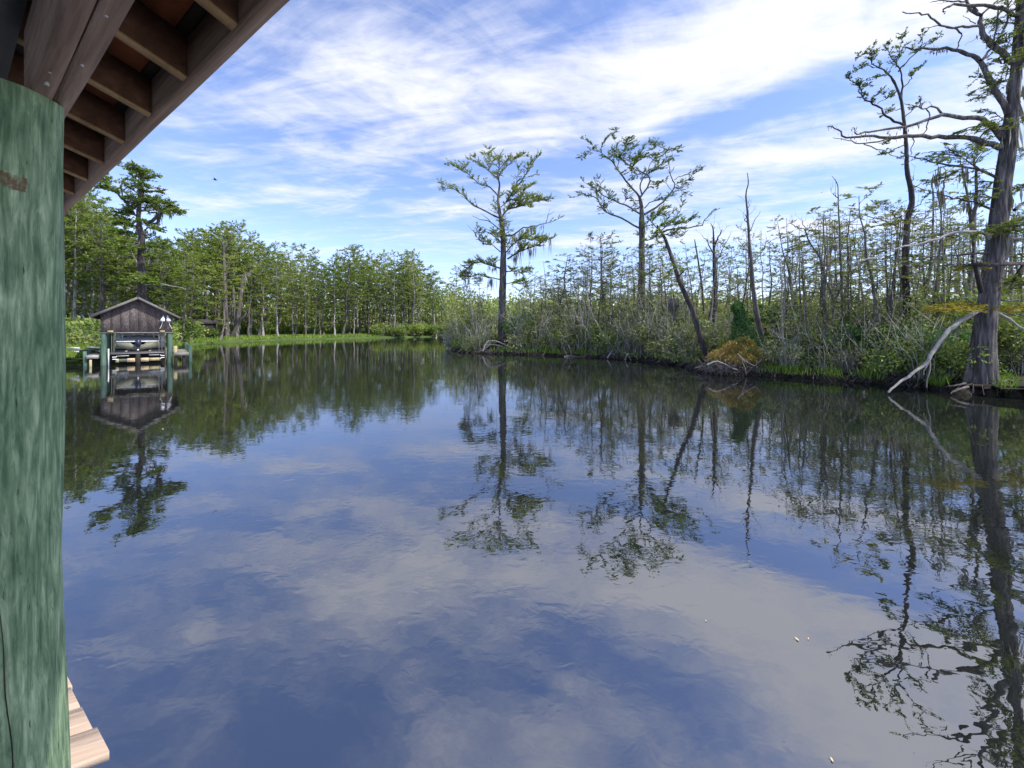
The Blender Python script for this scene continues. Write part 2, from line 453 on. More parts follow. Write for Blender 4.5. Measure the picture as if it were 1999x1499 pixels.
M['tan'] = rough_mat("sign_tan", [(.3, (.50, .38, .22)), (.6, (.64, .50, .32)), (.8, (.70, .58, .42))], 8, bump=.05, rough=.7)
M['red'] = rough_mat("sign_red", [(.3, (.22, .035, .02)), (.7, (.34, .06, .035))], 8, bump=0, rough=.7)
M['ink'] = rough_mat("sign_ink", [(.3, (.05, .045, .04)), (.7, (.10, .09, .08))], 8, bump=0, rough=.7)
M['board_yellow'] = rough_mat("board_yellow", [(.3, (.26, .22, .12)), (.6, (.40, .35, .21)), (.8, (.52, .47, .32))], 6, bump=.2, rough=.9)
M['glass_dark'] = rough_mat("window_dark", [(.3, (.03, .035, .05)), (.7, (.06, .07, .09))], 3, bump=0, rough=.1, spec=.5)
M['metal'] = rough_mat("galvanised", [(.3, (.22, .24, .27)), (.6, (.34, .36, .39)), (.8, (.46, .48, .5))], 7, bump=.05, rough=.45, spec=.5)
M['black'] = rough_mat("feathers_roof_shade", [(.3, (.015, .015, .015)), (.7, (.04, .038, .036))], 6, bump=0)  # bird feathers, and the boards that paint in the roof's shade
M['rafter_bounce'] = rough_mat("rafter_bounce_light", [(.25, (.10, .065, .030)), (.5, (.19, .13, .065)), (.75, (.29, .21, .115))], 5, (4, 4, 4), 6, .3, .85, vary=.15, coord="Object")  # paler wood tone with the bounced light painted in
M['rafter'] = rough_mat('rafter_shaded', [(.25, (.022, .010, .006)), (.5, (.065, .032, .019)), (.75, (.13, .068, .042))], 5, (4, 4, 4), 6, .3, .9)  # wood tone darkened to paint in the shade on rafter sides
M['rust'] = rough_mat("rust_board", [(.3, (.07, .022, .010)), (.55, (.19, .060, .025)), (.8, (.30, .11, .05))], 12, bump=.3, rough=.95)
M['beam_wood'] = rough_mat("beam_wood", [(.22, (.05, .033, .026)), (.42, (.17, .122, .098)), (.6, (.27, .205, .17)), (.8, (.44, .375, .33))], 3, (1, 16, 16), 9, .35, .9, scale2=.9, rotz=R(34.1))
M['fascia_near'] = rough_mat("fascia_near", [(.25, (.10, .070, .054)), (.5, (.21, .155, .122)), (.75, (.33, .26, .215))], 3, (.8, 20, 20), 8, .3, .9, scale2=.9, rotz=R(34.1))
M['deck_near'] = rough_mat("deck_plank", [(.25, (.20, .12, .08)), (.42, (.38, .285, .215)), (.58, (.47, .375, .30)), (.8, (.57, .48, .40))], 4, (.8, 18, 18), 8, .3, .85, scale2=1.4, rotz=R(-25.8))

# the big green pole: flaking pale green over dark treated timber
m, n, l = new_mat("pole_green"); M['pole'] = m
out = n.new("ShaderNodeOutputMaterial"); tc = n.new("ShaderNodeTexCoord"); p = n.new("ShaderNodeBsdfPrincipled")
o_ = tc.outputs["Object"]
fl = noise(n, l, o_, 62, 8, .66, (1, 1, .13), .5)
st = noise(n, l, o_, 120, 5, .6, (1, 1, .05), .1)
bg = noise(n, l, o_, 13, 6, .6, (1, 1, .30), .4)
f = mth(n, l, 'ADD', mth(n, l, 'MULTIPLY', fl, .55), mth(n, l, 'ADD', mth(n, l, 'MULTIPLY', st, .22), mth(n, l, 'MULTIPLY', bg, .32)))
col = ramp(n, l, f, [(.34, (.026, .060, .032)), (.46, (.066, .122, .068)), (.54, (.125, .198, .112)), (.61, (.21, .295, .18)), (.72, (.39, .47, .32))])
pit = ramp(n, l, noise(n, l, o_, 75, 4, .6, (1, 1, .22), .2), [(.28, (.30, .34, .28)), (.35, (1, 1, 1))])
col = mix(n, l, 1.0, col, pit, 'MULTIPLY')
sx = n.new("ShaderNodeSeparateXYZ"); l.new(o_, sx.inputs[0])
wob = mth(n, l, 'MULTIPLY', mth(n, l, 'SUBTRACT', noise(n, l, o_, 26, 6, .65), .5), .045)
zz = mth(n, l, 'ADD', sx.outputs[2], wob)
band = mth(n, l, 'LESS_THAN', mth(n, l, 'ABSOLUTE', mth(n, l, 'SUBTRACT', zz, 2.882)), .019)
xx = mth(n, l, 'LESS_THAN', mth(n, l, 'ADD', sx.outputs[1], wob), -.014)
band = mth(n, l, 'MULTIPLY', band, xx)
band = mth(n, l, 'MULTIPLY', band, ramp(n, l, noise(n, l, o_, 45, 6, .65, (1, 1, .5), .3), [(.38, (.1, .1, .1)), (.52, (1, 1, 1))]))
col = mix(n, l, mth(n, l, 'MULTIPLY', band, .9), col, (.105, .052, .028))
l.new(col, p.inputs["Base Color"]); p.inputs["Roughness"].default_value = .8; p.inputs["Specular IOR Level"].default_value = .25
bp = n.new("ShaderNodeBump"); bp.inputs["Strength"].default_value = .9; bp.inputs["Distance"].default_value = .005
l.new(fl, bp.inputs["Height"]); l.new(bp.outputs[0], p.inputs["Normal"]); l.new(p.outputs[0], out.inputs[0])

# water: dark tannin-stained body under a mirror surface with wind ripples
m, n, l = new_mat("water"); M['water'] = m
out = n.new("ShaderNodeOutputMaterial"); geo = n.new("ShaderNodeNewGeometry"); pos = geo.outputs["Position"]
h1 = noise(n, l, pos, 2.4, 2, .5, (.6, 1.0, 1), .4)
h2 = noise(n, l, pos, 7.5, 2, .5, (.7, 1.0, 1), .6)
h3 = noise(n, l, pos, .5, 2, .5, (.8, 1.0, 1), .3)
wind = ramp(n, l, noise(n, l, pos, .11, 3, .5, (.7, 1.3, 1), .8), [(.38, (.25, .25, .25)), (.62, (1, 1, 1))])
hgt = mth(n, l, 'ADD', mth(n, l, 'MULTIPLY', h1, 1.5), mth(n, l, 'MULTIPLY', mth(n, l, 'MULTIPLY', h2, 1.1), wind))
hgt = mth(n, l, 'ADD', hgt, mth(n, l, 'MULTIPLY', h3, 2.5))
bp = n.new("ShaderNodeBump"); bp.inputs["Strength"].default_value = 1.0; bp.inputs["Distance"].default_value = .0013
l.new(hgt, bp.inputs["Height"])
gl = n.new("ShaderNodeBsdfGlossy"); gl.inputs["Roughness"].default_value = .004; gl.inputs["Color"].default_value = (.95, .955, 1.0, 1)
df = n.new("ShaderNodeBsdfDiffuse"); df.inputs["Color"].default_value = (.010, .012, .010, 1)
fr = n.new("ShaderNodeFresnel"); fr.inputs["IOR"].default_value = 3.4
for x in (gl, fr): l.new(bp.outputs[0], x.inputs["Normal"])
ms = n.new("ShaderNodeMixShader"); l.new(fr.outputs[0], ms.inputs[0]); l.new(df.outputs[0], ms.inputs[1]); l.new(gl.outputs[0], ms.inputs[2])
l.new(ms.outputs[0], out.inputs[0])

# ------------------------------------------------------------------ the setting: water and land
mb = MB(); S = 6000
mb.add([[-S, -S, 0], [S, -S, 0], [S, S, 0], [-S, S, 0]], [[0, 1, 2, 3]])
tag(mb.build("water", M['water']), kind='structure')
mb = MB(); mb.add([[-S, -S, -2.2], [S, -S, -2.2], [S, S, -2.2], [-S, S, -2.2]], [[0, 1, 2, 3]])
tag(mb.build("ground", M['peat']), kind='structure')

def wd(py): return EYE * FPX / (py - HOR)          # depth at which the water lies at that row
RB_PX = [(2300, 795), (2120, 786), (1999, 776), (1890, 771), (1800, 758), (1700, 748), (1600, 741), (1500, 735), (1440, 733), (1375, 726), (1320, 711), (1250, 704), (1160, 698), (1060, 693.5), (960, 690.5), (905, 688), (888, 681), (872, 669), (862, 661), (857, 657.5)]
LB_PX = [(-400, 760), (-60, 726), (80, 716), (150, 713), (205, 709), (300, 691), (345, 681), (380, 673), (440, 668.5), (520, 665), (620, 662.3), (720, 660), (790, 658.6), (845, 657.4)]
def bank_line(px): return np.array([[(x - 999.5) / FPX * wd(y), wd(y)] for x, y in px])
RB, LB = bank_line(RB_PX), bank_line(LB_PX)
def bank_d(line_px, px):
    xs = [p[0] for p in line_px]; ys = [wd(p[1]) for p in line_px]
    if xs[0] > xs[-1]: xs, ys = xs[::-1], ys[::-1]
    return float(np.interp(px, xs, ys))
def land(name, line, inland, mat, zs):
    n = 12
    p = smooth_path(line, (len(line) - 1) * n + 1)
    ii = np.arange(len(p)); wv = .22 * np.sin(ii * 1.1 + 1) + .25 * np.sin(ii * .43) + .15 * np.sin(ii * 2.3 + 2)
    p = p + rng.normal(size=p.shape) * .08 + np.outer(wv * np.clip(np.gradient(p[:, 1]) ** 2 * 3 + .5, .5, 1.2), inland)
    t = np.gradient(p, axis=0); t = nrm(t)
    nor = np.stack([t[:, 1], -t[:, 0]], 1); nor *= np.sign((nor * inland).sum(1, keepdims=True))
    rows = []
    for off, z, far in zs:
        q = p + (nor * (1 - far) + np.array(inland) * far) * off * (1 + .25 * rng.normal(size=(len(p), 1)) * (1 - far))
        zz = np.full(len(p), z) + rng.normal(size=len(p)) * (.06 if 0 <= off < 8 else .02) * (off > 0)
        rows.append(np.column_stack([q, zz]))
    v = np.stack(rows); Rn, K = v.shape[:2]
    i = np.arange(Rn * K).reshape(Rn, K)
    f = np.stack([i[:-1, :-1], i[1:, :-1], i[1:, 1:], i[:-1, 1:]], -1).reshape(-1, 4)
    mb = MB().add(v, f)
    return tag(mb.build(name, mat, smooth=True), kind='structure')
RIN, LIN = nrm([.86, .5]), nrm([-.93, .37])
land("swamp_ground", RB, RIN, M['peat'], [(-.5, -.7, 0), (0, .0, 0), (.12, .22, 0), (.6, .34, 0), (2.2, .38, .2), (6, .42, .6), (20, .6, 1), (120, 1.0, 1), (2500, 1.2, 1)])
land("left_bank_ground", LB, LIN, M['meadow'], [(-.6, -.7, 0), (0, .0, 0), (.2, .22, 0), (.9, .38, 0), (3, .5, .2), (8, .62, .7), (25, .8, 1), (120, 1.0, 1), (2500, 1.2, 1)])
mb = MB(); xs = np.linspace(-2500, 2500, 60); y0 = 150 + rng.normal(size=60) * 2
v = np.stack([np.column_stack([xs, y0 + o, np.full(60, z)]) for o, z in ((-2, -.6), (0, .05), (3, .5), (3500, 1.0))])
i = np.arange(240).reshape(4, 60)
mb.add(v, np.stack([i[:-1, :-1], i[:-1, 1:], i[1:, 1:], i[1:, :-1]], -1).reshape(-1, 4))
tag(mb.build("far_ground", M['meadow'], smooth=True), kind='structure')

# ------------------------------------------------------------------ the shelter over the camera's dock
AX = nrm(V(-1110, 750, 0)); NX = V(-AX[1] * -1, AX[0] * -1, 0)   # along the eave (away), and out over the water
NX = nrm(V(.56, .829, 0)); NX = nrm(NX - AX * (NX @ AX))
shelter = thing("dock_shelter", "dark timber dock roof on a green pole with rafters and a weathered eave board", "shelter", (-1.414, 1.031, 0))
o0 = V(-1.414, 1.031, 0)
mb = MB()
zs = np.linspace(-1.2, 3.138, 48); sides = 48
pp = np.column_stack([np.zeros(48) , np.zeros(48), zs]) + np.column_stack([.006 * np.sin(zs * 2.1), .006 * np.cos(zs * 1.7), np.zeros(48)])
rad = .14 + .003 * np.sin(zs * 3.3) + np.clip(1.9 - zs, 0, 3) * .012
mb.tube(pp, rad, sides=sides)
v = mb.v[0]; c = np.repeat(pp, sides, 0); a = np.arctan2(v[:, 1], v[:, 0])
wv = .004 * np.sin(a * 5 + v[:, 2] * 2) + .003 * np.sin(a * 9 - v[:, 2] * 5)
mb.v[0] = c + (v - c) * (1 + wv / .14)[:, None]
top = mb.v[0][-sides:].copy(); mb.add(top, [list(range(sides))[::-1]])
mb.build("post", M['pole'], shelter, smooth=True, label="thick round green pole with flaking paint")
ck = MB()
cz = np.linspace(1.0, 1.80, 22)
ang = -.36 + .03 * np.sin(cz * 6) + (cz - 1.4) * -.10 + .012 * np.sin(cz * 23)
rr = np.interp(cz, zs, rad) * (1 + (.004 * np.sin(ang * 5 + cz * 2) + .003 * np.sin(ang * 9 - cz * 5)) / .14) + .0004
ck.tube(np.column_stack([np.cos(ang) * rr + .006 * np.sin(cz * 2.1), np.sin(ang) * rr + .006 * np.cos(cz * 1.7), cz]), .0018, .0008, 5)
ck.build("crack", M['wood_dark'], shelter)

def L2W(a, n_, z): return AX * a + NX * n_ + V(0, 0, z) - o0
bn = .169          # beam centre, out from the camera line
b_a = float(V(-1.297, 1.08, 0) @ AX)
for k, (da, dn) in enumerate(((0, -.0198), (.004, .0198))):
    for (a0, a1) in ((b_a + .12, b_a - 7.5),):
        mb = MB()
        K = 50
        for (za, zb) in ((0, 1),):
            t = np.linspace(a0 + da, a1, K)
            wz = .003 * np.sin(t * 3 + k * 2); wn_ = .0012 * np.sin(t * 5 + k)
            w = .0375
            rows = [np.array([L2W(t[i], bn + dn + sx_ * w / 2 + wn_[i], 3.14 + wz[i] + (0 if zq == 0 else .235)) for i in range(K)]) for sx_, zq in ((-1, 0), (1, 0), (1, 1), (-1, 1))]
            vv = np.stack(rows, 1); idx = np.arange(K * 4).reshape(K, 4)
            q = np.stack([idx[:-1], np.roll(idx, -1, 1)[:-1], np.roll(idx, -1, 1)[1:], idx[1:]], -1).reshape(-1, 4)
            mb.add(vv, q); mb.f.append(np.array([[0, 1, 2, 3]])); mb.f.append(np.array([[K * 4 - 1, K * 4 - 2, K * 4 - 3, K * 4 - 4]]))
        ob = mb.build("beam_board", M['beam_wood'], shelter)
# local texture axes run along the beam
for k in range(9):
    for dn in (-.022, .020):
        q = L2W(b_a - .25 - k * .31 + rng.normal() * .02, bn + dn + rng.normal() * .003, 3.138); nl_b = MB(); nl_b.tube([q + V(0, 0, .004), q - V(0, 0, .002)], .0032, .0034, 7, cap=True); nl_b.build("nail_head", M['metal'], shelter)
nail = MB(); nail.tube([L2W(b_a - .135, bn - .02, 3.1385), L2W(b_a - .135, bn - .02, 3.128)], .0035, .005, 8, cap=True)
nail.build("bolt", M['metal'], shelter)

SL = math.tan(R(17))
RZ0 = 3.375        # underside of the rafters where they cross the beam's outer face
NB = bn + .04
def rz(n_): return RZ0 - SL * (n_ - NB)
N_F = .4335        # inner face of the eave board
R_A = [float(at(360, 159, 1.229)[:2] @ AX[:2])]
base_a = R_A[0]
for k in range(-20, 12):
    a = base_a + .375 * k
    mb = MB()
    w, dp = .038, .14
    n0, n1 = -2.4, N_F
    es = MB(); es.add([L2W(a + x * .017, q, rz(q) - z) for q in (NB - .3, N_F - .001) for x, z in ((-1, 0), (1, 0), (1, .007), (-1, .007))], [[3, 2, 1, 0], [4, 5, 6, 7], [0, 1, 5, 4], [1, 2, 6, 5], [2, 3, 7, 6], [3, 0, 4, 7]]); es.build('bounce_light_strip', M['rafter_bounce'], shelter)  # added pale strip, stands in for light bounced up from the water
    def P3(n_, sx_, top):
        z = rz(n_) if n_ > -1.0 else rz(-1.0) - (-1.0 - n_) * SL
        return L2W(a + sx_ * w / 2, n_, z + (dp if top else 0))
    ns = [n1, .25, NB, -.2, -1.0, n0]
    vv = np.stack([[P3(q, -1, 0), P3(q, 1, 0), P3(q, 1, 1), P3(q, -1, 1)] for q in ns])
    idx = np.arange(len(ns) * 4).reshape(-1, 4)
    mb.add(vv, np.stack([idx[:-1], np.roll(idx, -1, 1)[:-1], np.roll(idx, -1, 1)[1:], idx[1:]], -1).reshape(-1, 4))
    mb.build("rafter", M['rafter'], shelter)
fz = rz(N_F)
mb = MB()
K = 40; t = np.linspace(base_a - 7.6, base_a + 4.5, K)
rows = [np.array([L2W(t[i], N_F + dn, fz - .003 + dz + .0015 * math.sin(t[i] * 7)) for i in range(K)]) for dn, dz in ((.001, 0), (.038, -.004), (.038, .165), (.001, .165))]
vv = np.stack(rows, 1); idx = np.arange(K * 4).reshape(K, 4)
mb.add(vv, np.stack([idx[:-1], np.roll(idx, -1, 1)[:-1], np.roll(idx, -1, 1)[1:], idx[1:]], -1).reshape(-1, 4))
mb.build("eave_board", M['fascia_near'], shelter)
# corrugated metal roofing above the rafters, its end drip edge catching the light
mb = MB()
na = 240; aa = np.linspace(base_a - 7.8, base_a + 4.7, na)
nn = np.array([N_F + .075, .25, -.2, -1.0, -2.6])
def zr(q): return (rz(q) if q > -1.0 else rz(-1.0) - (-1.0 - q) * SL) + .145
top = np.array([[L2W(a, q, zr(q) + .010 * (1 + math.sin(a * 2 * math.pi / .076 * .5)) + .004) for a in aa] for q in nn])
vv = np.concatenate([top, top + V(0, 0, .0015)])
i = np.arange(2 * len(nn) * na).reshape(2, len(nn), na)
for s_ in (0, 1):
    g = i[s_]; mb.add(vv if s_ == 0 else np.zeros((0, 3)), np.stack([g[:-1, :-1], g[1:, :-1], g[1:, 1:], g[:-1, 1:]], -1).reshape(-1, 4)) if s_ == 0 else mb.f.append(np.stack([g[:-1, :-1], g[:-1, 1:], g[1:, 1:], g[1:, :-1]], -1).reshape(-1, 4))
mb.build("roof_sheet", M['metal'], shelter, smooth=True)
mb = MB(); mb.beam(L2W(base_a - 7.8, N_F + .056, fz + .176), L2W(base_a + 4.7, N_F + .056, fz + .176), .036, .012); mb.build("drip_edge", M['white'], shelter)
# dark sheathing boards under the metal, rusty blocking pieces beside the gaps
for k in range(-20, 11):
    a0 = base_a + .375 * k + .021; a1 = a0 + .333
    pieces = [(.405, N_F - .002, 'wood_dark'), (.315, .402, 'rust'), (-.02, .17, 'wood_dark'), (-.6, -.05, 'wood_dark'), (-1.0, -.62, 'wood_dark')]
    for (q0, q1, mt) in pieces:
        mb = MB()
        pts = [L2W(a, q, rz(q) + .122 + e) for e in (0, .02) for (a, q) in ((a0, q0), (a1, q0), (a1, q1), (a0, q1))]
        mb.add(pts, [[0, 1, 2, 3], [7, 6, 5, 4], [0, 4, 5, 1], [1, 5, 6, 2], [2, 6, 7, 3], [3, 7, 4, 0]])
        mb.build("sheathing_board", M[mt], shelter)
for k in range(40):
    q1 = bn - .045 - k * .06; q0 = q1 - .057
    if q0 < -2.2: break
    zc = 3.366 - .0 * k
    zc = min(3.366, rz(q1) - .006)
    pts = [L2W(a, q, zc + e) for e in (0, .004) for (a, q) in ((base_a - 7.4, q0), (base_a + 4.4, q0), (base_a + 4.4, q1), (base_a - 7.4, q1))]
    MB().add(pts, [[0, 1, 2, 3], [7, 6, 5, 4], [0, 4, 5, 1], [1, 5, 6, 2], [2, 6, 7, 3], [3, 7, 4, 0]]).build("shade_board", M['black'], shelter)  # added near-black boards, painting in the shade inside the roof
# rear wall of posts far inside is out of view; the inner plate carries the rafters
mb = MB(); mb.beam(L2W(base_a - 7.6, -2.3, 2.62), L2W(base_a + 4.5, -2.3, 2.62), .09, .235); mb.build("inner_plate", M['beam_wood'], shelter)
for a in (base_a - 7.0, base_a - 2.0, base_a + 1.2, base_a + 4.2):
    mb = MB(); q = L2W(a, -2.3, 0); mb.tube([q + V(0, 0, -1.2), q + V(0, 0, 1), q + V(0, 0, 2.5)], .14, .13, 16); mb.build("post", M['pole'], shelter, smooth=True)
mb = MB(); q = L2W(base_a - 3.6, bn - .1, 0); mb.tube([q + V(0, 0, -1.2), q + V(0, 0, 1), q + V(0, 0, 3.1)], .15, .14, 16); mb.build("post", M['pole'], shelter, smooth=True)

# ------------------------------------------------------------------ the camera's dock
DZ = .90
def dpx(px, py, z=DZ):
    d = (EYE - z) * FPX / (py - HOR); return V((px - 999.5) / FPX * d, d, z)
e_a, e_b = dpx(147, 1355), dpx(205, 1470)
ED = nrm(e_b - e_a); PD = nrm(V(-.90, -.436, 0))
dock = thing("dock", "pale weathered plank dock end beside the green pole", "dock", tuple(e_b))
t0 = 0.0
wdt = .139; cosx = abs(np.cross(PD[:2], ED[:2]))
step = (wdt + .006) / cosx
EX = [0, .0, -.004, .003, 0, .006, -.003, .002]
for k in range(-12, 16):
    s0 = -k * step; w = wdt / cosx
    a = e_b + ED * s0; b = a - ED * w
    ext = EX[k % 8] if k else .012
    a2, b2 = a - PD * ext, b - PD * ext
    Ln = 1.9
    dz = rng.normal() * .0015
    top = [a2, b2, b2 + PD * Ln, a2 + PD * Ln]
    vv = [p_ + V(0, 0, dz) for p_ in top] + [p_ + V(0, 0, dz - .036) for p_ in top]
    mb = MB().shifted(0); mb.add(np.array(vv) - e_b, [[0, 1, 2, 3], [7, 6, 5, 4], [0, 4, 5, 1], [1, 5, 6, 2], [2, 6, 7, 3], [3, 7, 4, 0]])
    if k < 0:   # nearer boards step back from the corner
        mb.v = [v + PD * .10 for v in mb.v]
    mb.build("plank", M['deck_near'], dock)
for k in range(-2, 8):
    for f in (.28, .72):
        q = -ED * (k * step + (wdt / cosx) * f) + PD * (.10 + .012 * rng.normal()); MB().tube([q + V(0, 0, -.004), q + V(0, 0, .0022)], .0042, .0040, 8, cap=True).build("screw_head", M['ink'], dock)
for off in (.22, 1.5):
    mb = MB(); mb.beam(PD * off - ED * 2.3 + V(0, 0, -.14), PD * off + ED * 1.8 + V(0, 0, -.14), .045, .19); mb.build("joist", M['wood_grey'], dock)
mb = MB(); mb.tube([PD * .3 - ED * 1.4 + V(0, 0, -2.4), PD * .3 - ED * 1.4 + V(0, 0, -.24)], .12, .12, 12, cap=True); mb.build("pile", M['pile_green'], dock, smooth=True)

# ------------------------------------------------------------------ the boathouse across the water
YAW = math.atan2(.676, .737)
BO = V(-27.06, 27.8, 0)
def place(o):
    o.location = tuple(BO); o.rotation_euler = (0, 0, YAW); return o
bh = place(thing("boathouse", "small brown gabled boathouse on green piles over the water", "boathouse"))
# gable front, made of upright boards
def gz(x): return 4.83 - abs(x) * (4.83 - 3.60) / 2.0
for k, y0 in enumerate((0.0, 6.6)):
    nb = 8; xs = np.linspace(-1.85, 1.85, nb + 1)
    for i in range(nb):
        x0, x1 = xs[i] + .0015, xs[i + 1] - .0015
        z0 = 2.30 + rng.normal() * .008
        pts = [(x0, z0), (x1, z0), (x1, gz(x1) - .09)] + ([(0, gz(0) - .09)] if x0 < 0 < x1 else []) + [(x0, gz(x0) - .09)]
        yo = y0 + rng.uniform(-.002, .002)
        mb = MB(); mb.prism(pts, lambda x, z: V(x, yo + .03, z), lambda x, z: V(x, yo, z)); mb.build("gable_board", M['gable'], bh)
mb = MB(); mb.box((-1.9, -.05, 2.235), (1.9, .09, 2.297)); mb.build("header_beam", M['wood_grey'], bh)
for sx_ in (-1, 1):     # side walls
    for j in range(6):
        y0, y1 = .05 + j * 1.09, .05 + (j + 1) * 1.09 - .012
        mb = MB(); mb.box((sx_ * 1.84 - .02, y0, 2.31), (sx_ * 1.84 + .02, y1, 3.56)); mb.build("side_board", M['gable'], bh)
    # roof slope
    mb = MB()
    x0, z0, x1, z1 = 0, 4.86, sx_ * 2.30, gz(2.30) + .03
    rows = []
    nrow = 9
    for j in range(nrow):
        f0, f1 = j / nrow, (j + 1) / nrow
        ax, az = x0 + (x1 - x0) * f0, z0 + (z1 - z0) * f0
        bx, bz = x0 + (x1 - x0) * f1, z0 + (z1 - z0) * f1
        mbx = MB(); th = .035
        vv = [(ax, -.42, az + .01), (bx, -.42, bz + .03), (bx, 7.0, bz + .03), (ax, 7.0, az + .01), (ax, -.42, az - th), (bx, -.42, bz - th), (bx, 7.0, bz - th), (ax, 7.0, az - th)]
        mbx.add(vv, [[0, 1, 2, 3], [7, 6, 5, 4], [0, 4, 5, 1], [1, 5, 6, 2], [2, 6, 7, 3], [3, 7, 4, 0]])
        mbx.build("roof_course", M['roofing'], bh)
    mb = MB(); mb.beam((0, -.44, 4.76), (sx_ * 2.30, -.44, gz(2.30) - .06), .04, .15, up=(0, 0, 1)); mb.build("barge_board", M['fascia'], bh)
    mb = MB(); mb.beam((sx_ * 2.26, -.40, gz(2.26) - .10), (sx_ * 2.26, 6.9, gz(2.26) - .10), .03, .13); mb.build("eave_board", M['fascia'], bh)
mb = MB(); mb.beam((0, -.43, 4.885), (0, 7.0, 4.885), .16, .04); mb.build("ridge_cap", M['roofing'], bh)
for x, y in [(-1.72, .14), (1.72, .14), (-1.72, 3.3), (1.72, 3.3), (-1.72, 6.45), (1.72, 6.45)]:
    mb = MB(); mb.tube([(x, y, -1.6), (x, y, .3), (x + .01, y, 1.3), (x, y, 2.3)], [.165, .16, .155, .15], sides=14); mb.build("post", M['pile_green'], bh, smooth=True)
for x in (-1.38, 1.30):   # plate ends poking through the front
    mb = MB(); mb.box((x - .14, -.14, 2.303), (x + .14, 3.0, 2.42)); mb.build("beam_end", M['board_yellow'], bh)
# pale rear wall of boards with small windows
for j in range(9):
    x0 = -1.5 + j * .333; mb = MB(); mb.box((x0, 6.5, .9), (x0 + .326, 6.53, 2.29)); mb.build("rear_board", M['pale_paint'], bh)
for x in (-.95, .62, .95):
    fr_ = MB().box((x - .17, 6.44, 1.55), (x + .17, 6.497, 2.02)).build("window", M['white'], bh)
    MB().box((x - .12, 6.42, 1.60), (x + .12, 6.437, 1.97)).build("pane", M['glass_dark'], fr_)
# dock platforms either side, planks laid across
for (x0, x1, n_) in ((-2.50, -1.92, 44), (1.95, 2.80, 44)):
    for j in range(n_):
        y0 = -.35 + j * .152
        mb = MB(); mb.box((x0 + rng.normal() * .012, y0, .70), (x1 + rng.normal() * .012, y0 + .142, .745), .002); mb.build("deck_plank", M['wood_grey'], bh)
    for x in (x0 + .06, x1 - .06):
        mb = MB(); mb.box((x - .03, -.33, .50), (x + .03, 6.3, .697)); mb.build("deck_joist", M['wood_grey_y'], bh)
    mb = MB(); mb.box((x0, -.385, .52), (x1, -.352, .742)); mb.build("rim_board", M['wood_grey'], bh)
for x, ys in ((2.88, (-.1, 1.0, 2.2, 3.4, 4.6, 5.8)), (-2.58, (-.1, 2.2, 4.6))):
    for y in ys:
        h = 1.32 + rng.normal() * .04 if x > 0 else 1.02
        mb = MB(); mb.tube([(x, y, -1.5), (x + .02, y, .2), (x, y, h)], .105, .10, 10, cap=True); mb.build("dock_pile", M['pile_green'], bh, smooth=True)
for x in (2.05, 2.5): 
    mb = MB(); mb.tube([(x, -.2, -1.5), (x, -.2, .5)], .09, .09, 8); mb.build("stub_pile", M['wood_dark'], bh, smooth=True)
mb = MB(); mb.box((-2.35, -.42, -.4), (-2.23, -.39, .45)); mb.build("brace_board", M['board_yellow'], bh)
mb = MB(); mb.box((1.93, -.05, .3), (2.14, .0, 1.25)); mb.build("brace_board", M['board_yellow'], bh)
mb = MB(); mb.box((-1.50, -.12, .0), (-1.44, -.06, 1.15)); mb.build("guide_pole", M['white'], bh)
mb = MB(); mb.box((1.49, -.12, .25), (1.55, -.06, 1.15)); mb.build("guide_pole", M['fascia'], bh)
# dark water cover at the back, under the floor
mb = MB(); mb.box((-1.5, 6.4, -.4), (1.5, 6.46, .9)); mb.build("skirt_board", M['wood_dark'], bh)

lift = place(thing("boat_lift", "grey timber boat lift cradle between the boathouse piles", "boat lift"))
mb = MB(); mb.box((-1.40, .02, .74), (1.42, .16, .86)); mb.build("cross_beam", M['wood_grey'], lift)
mb = MB(); mb.box((-1.40, -.02, .862), (1.42, .2, .89)); mb.build("cap_board", M['fascia'], lift)
mb = MB(); mb.box((-1.40, 4.2, .74), (1.42, 4.34, .86)); mb.build("cross_beam", M['wood_grey'], lift)
for x in (-.62, .62):
    mb = MB(); mb.beam((x, .1, .93), (x, 4.4, .93), .12, .07); mb.build("bunk", M['wood_grey_y'], lift)
for x in (-.75, .85):
    mb = MB(); mb.box((x - .28, .1, .60), (x + .28, .16, .65)); mb.build("steel_strap", M['white'], lift)
for x, sgn in ((-1.12, 1), (1.25, -1)):
    for z in (.55, .40):
        mb = MB(); mb.tube([(x - .18 * sgn, .05, z), (x, .05, z), (x + .06 * sgn, .05, z + (.07 if z > .5 else -.07))], .03, .03, 6); mb.build("steel_hook", M['white'], lift)
for x in (-1.33, -1.22, 1.12, 1.28):
    mb = MB(); mb.tube([(x, .1, .89), (x, .1, 1.6), (x, .1, 2.28)], .025, .025, 6); mb.build("cable_pipe", M['fascia'], lift)
mb = MB(); mb.box((-1.16, .12, .20), (1.22, .20, .40)); mb.build("lower_beam", M['hull'], lift)
mb = MB(); mb.box((-.12, .04, -.5), (.12, .24, .75)); mb.build("centre_post", M['wood_dark'], lift)
mb = MB(); mb.box((-1.14, .09, .16), (-.98, .118, .42)); mb.build("end_block", M['board_yellow'], lift)
mb = MB(); mb.box((.55, .095, .20), (1.14, .118, .41)); mb.build("end_block", M['board_yellow'], lift)

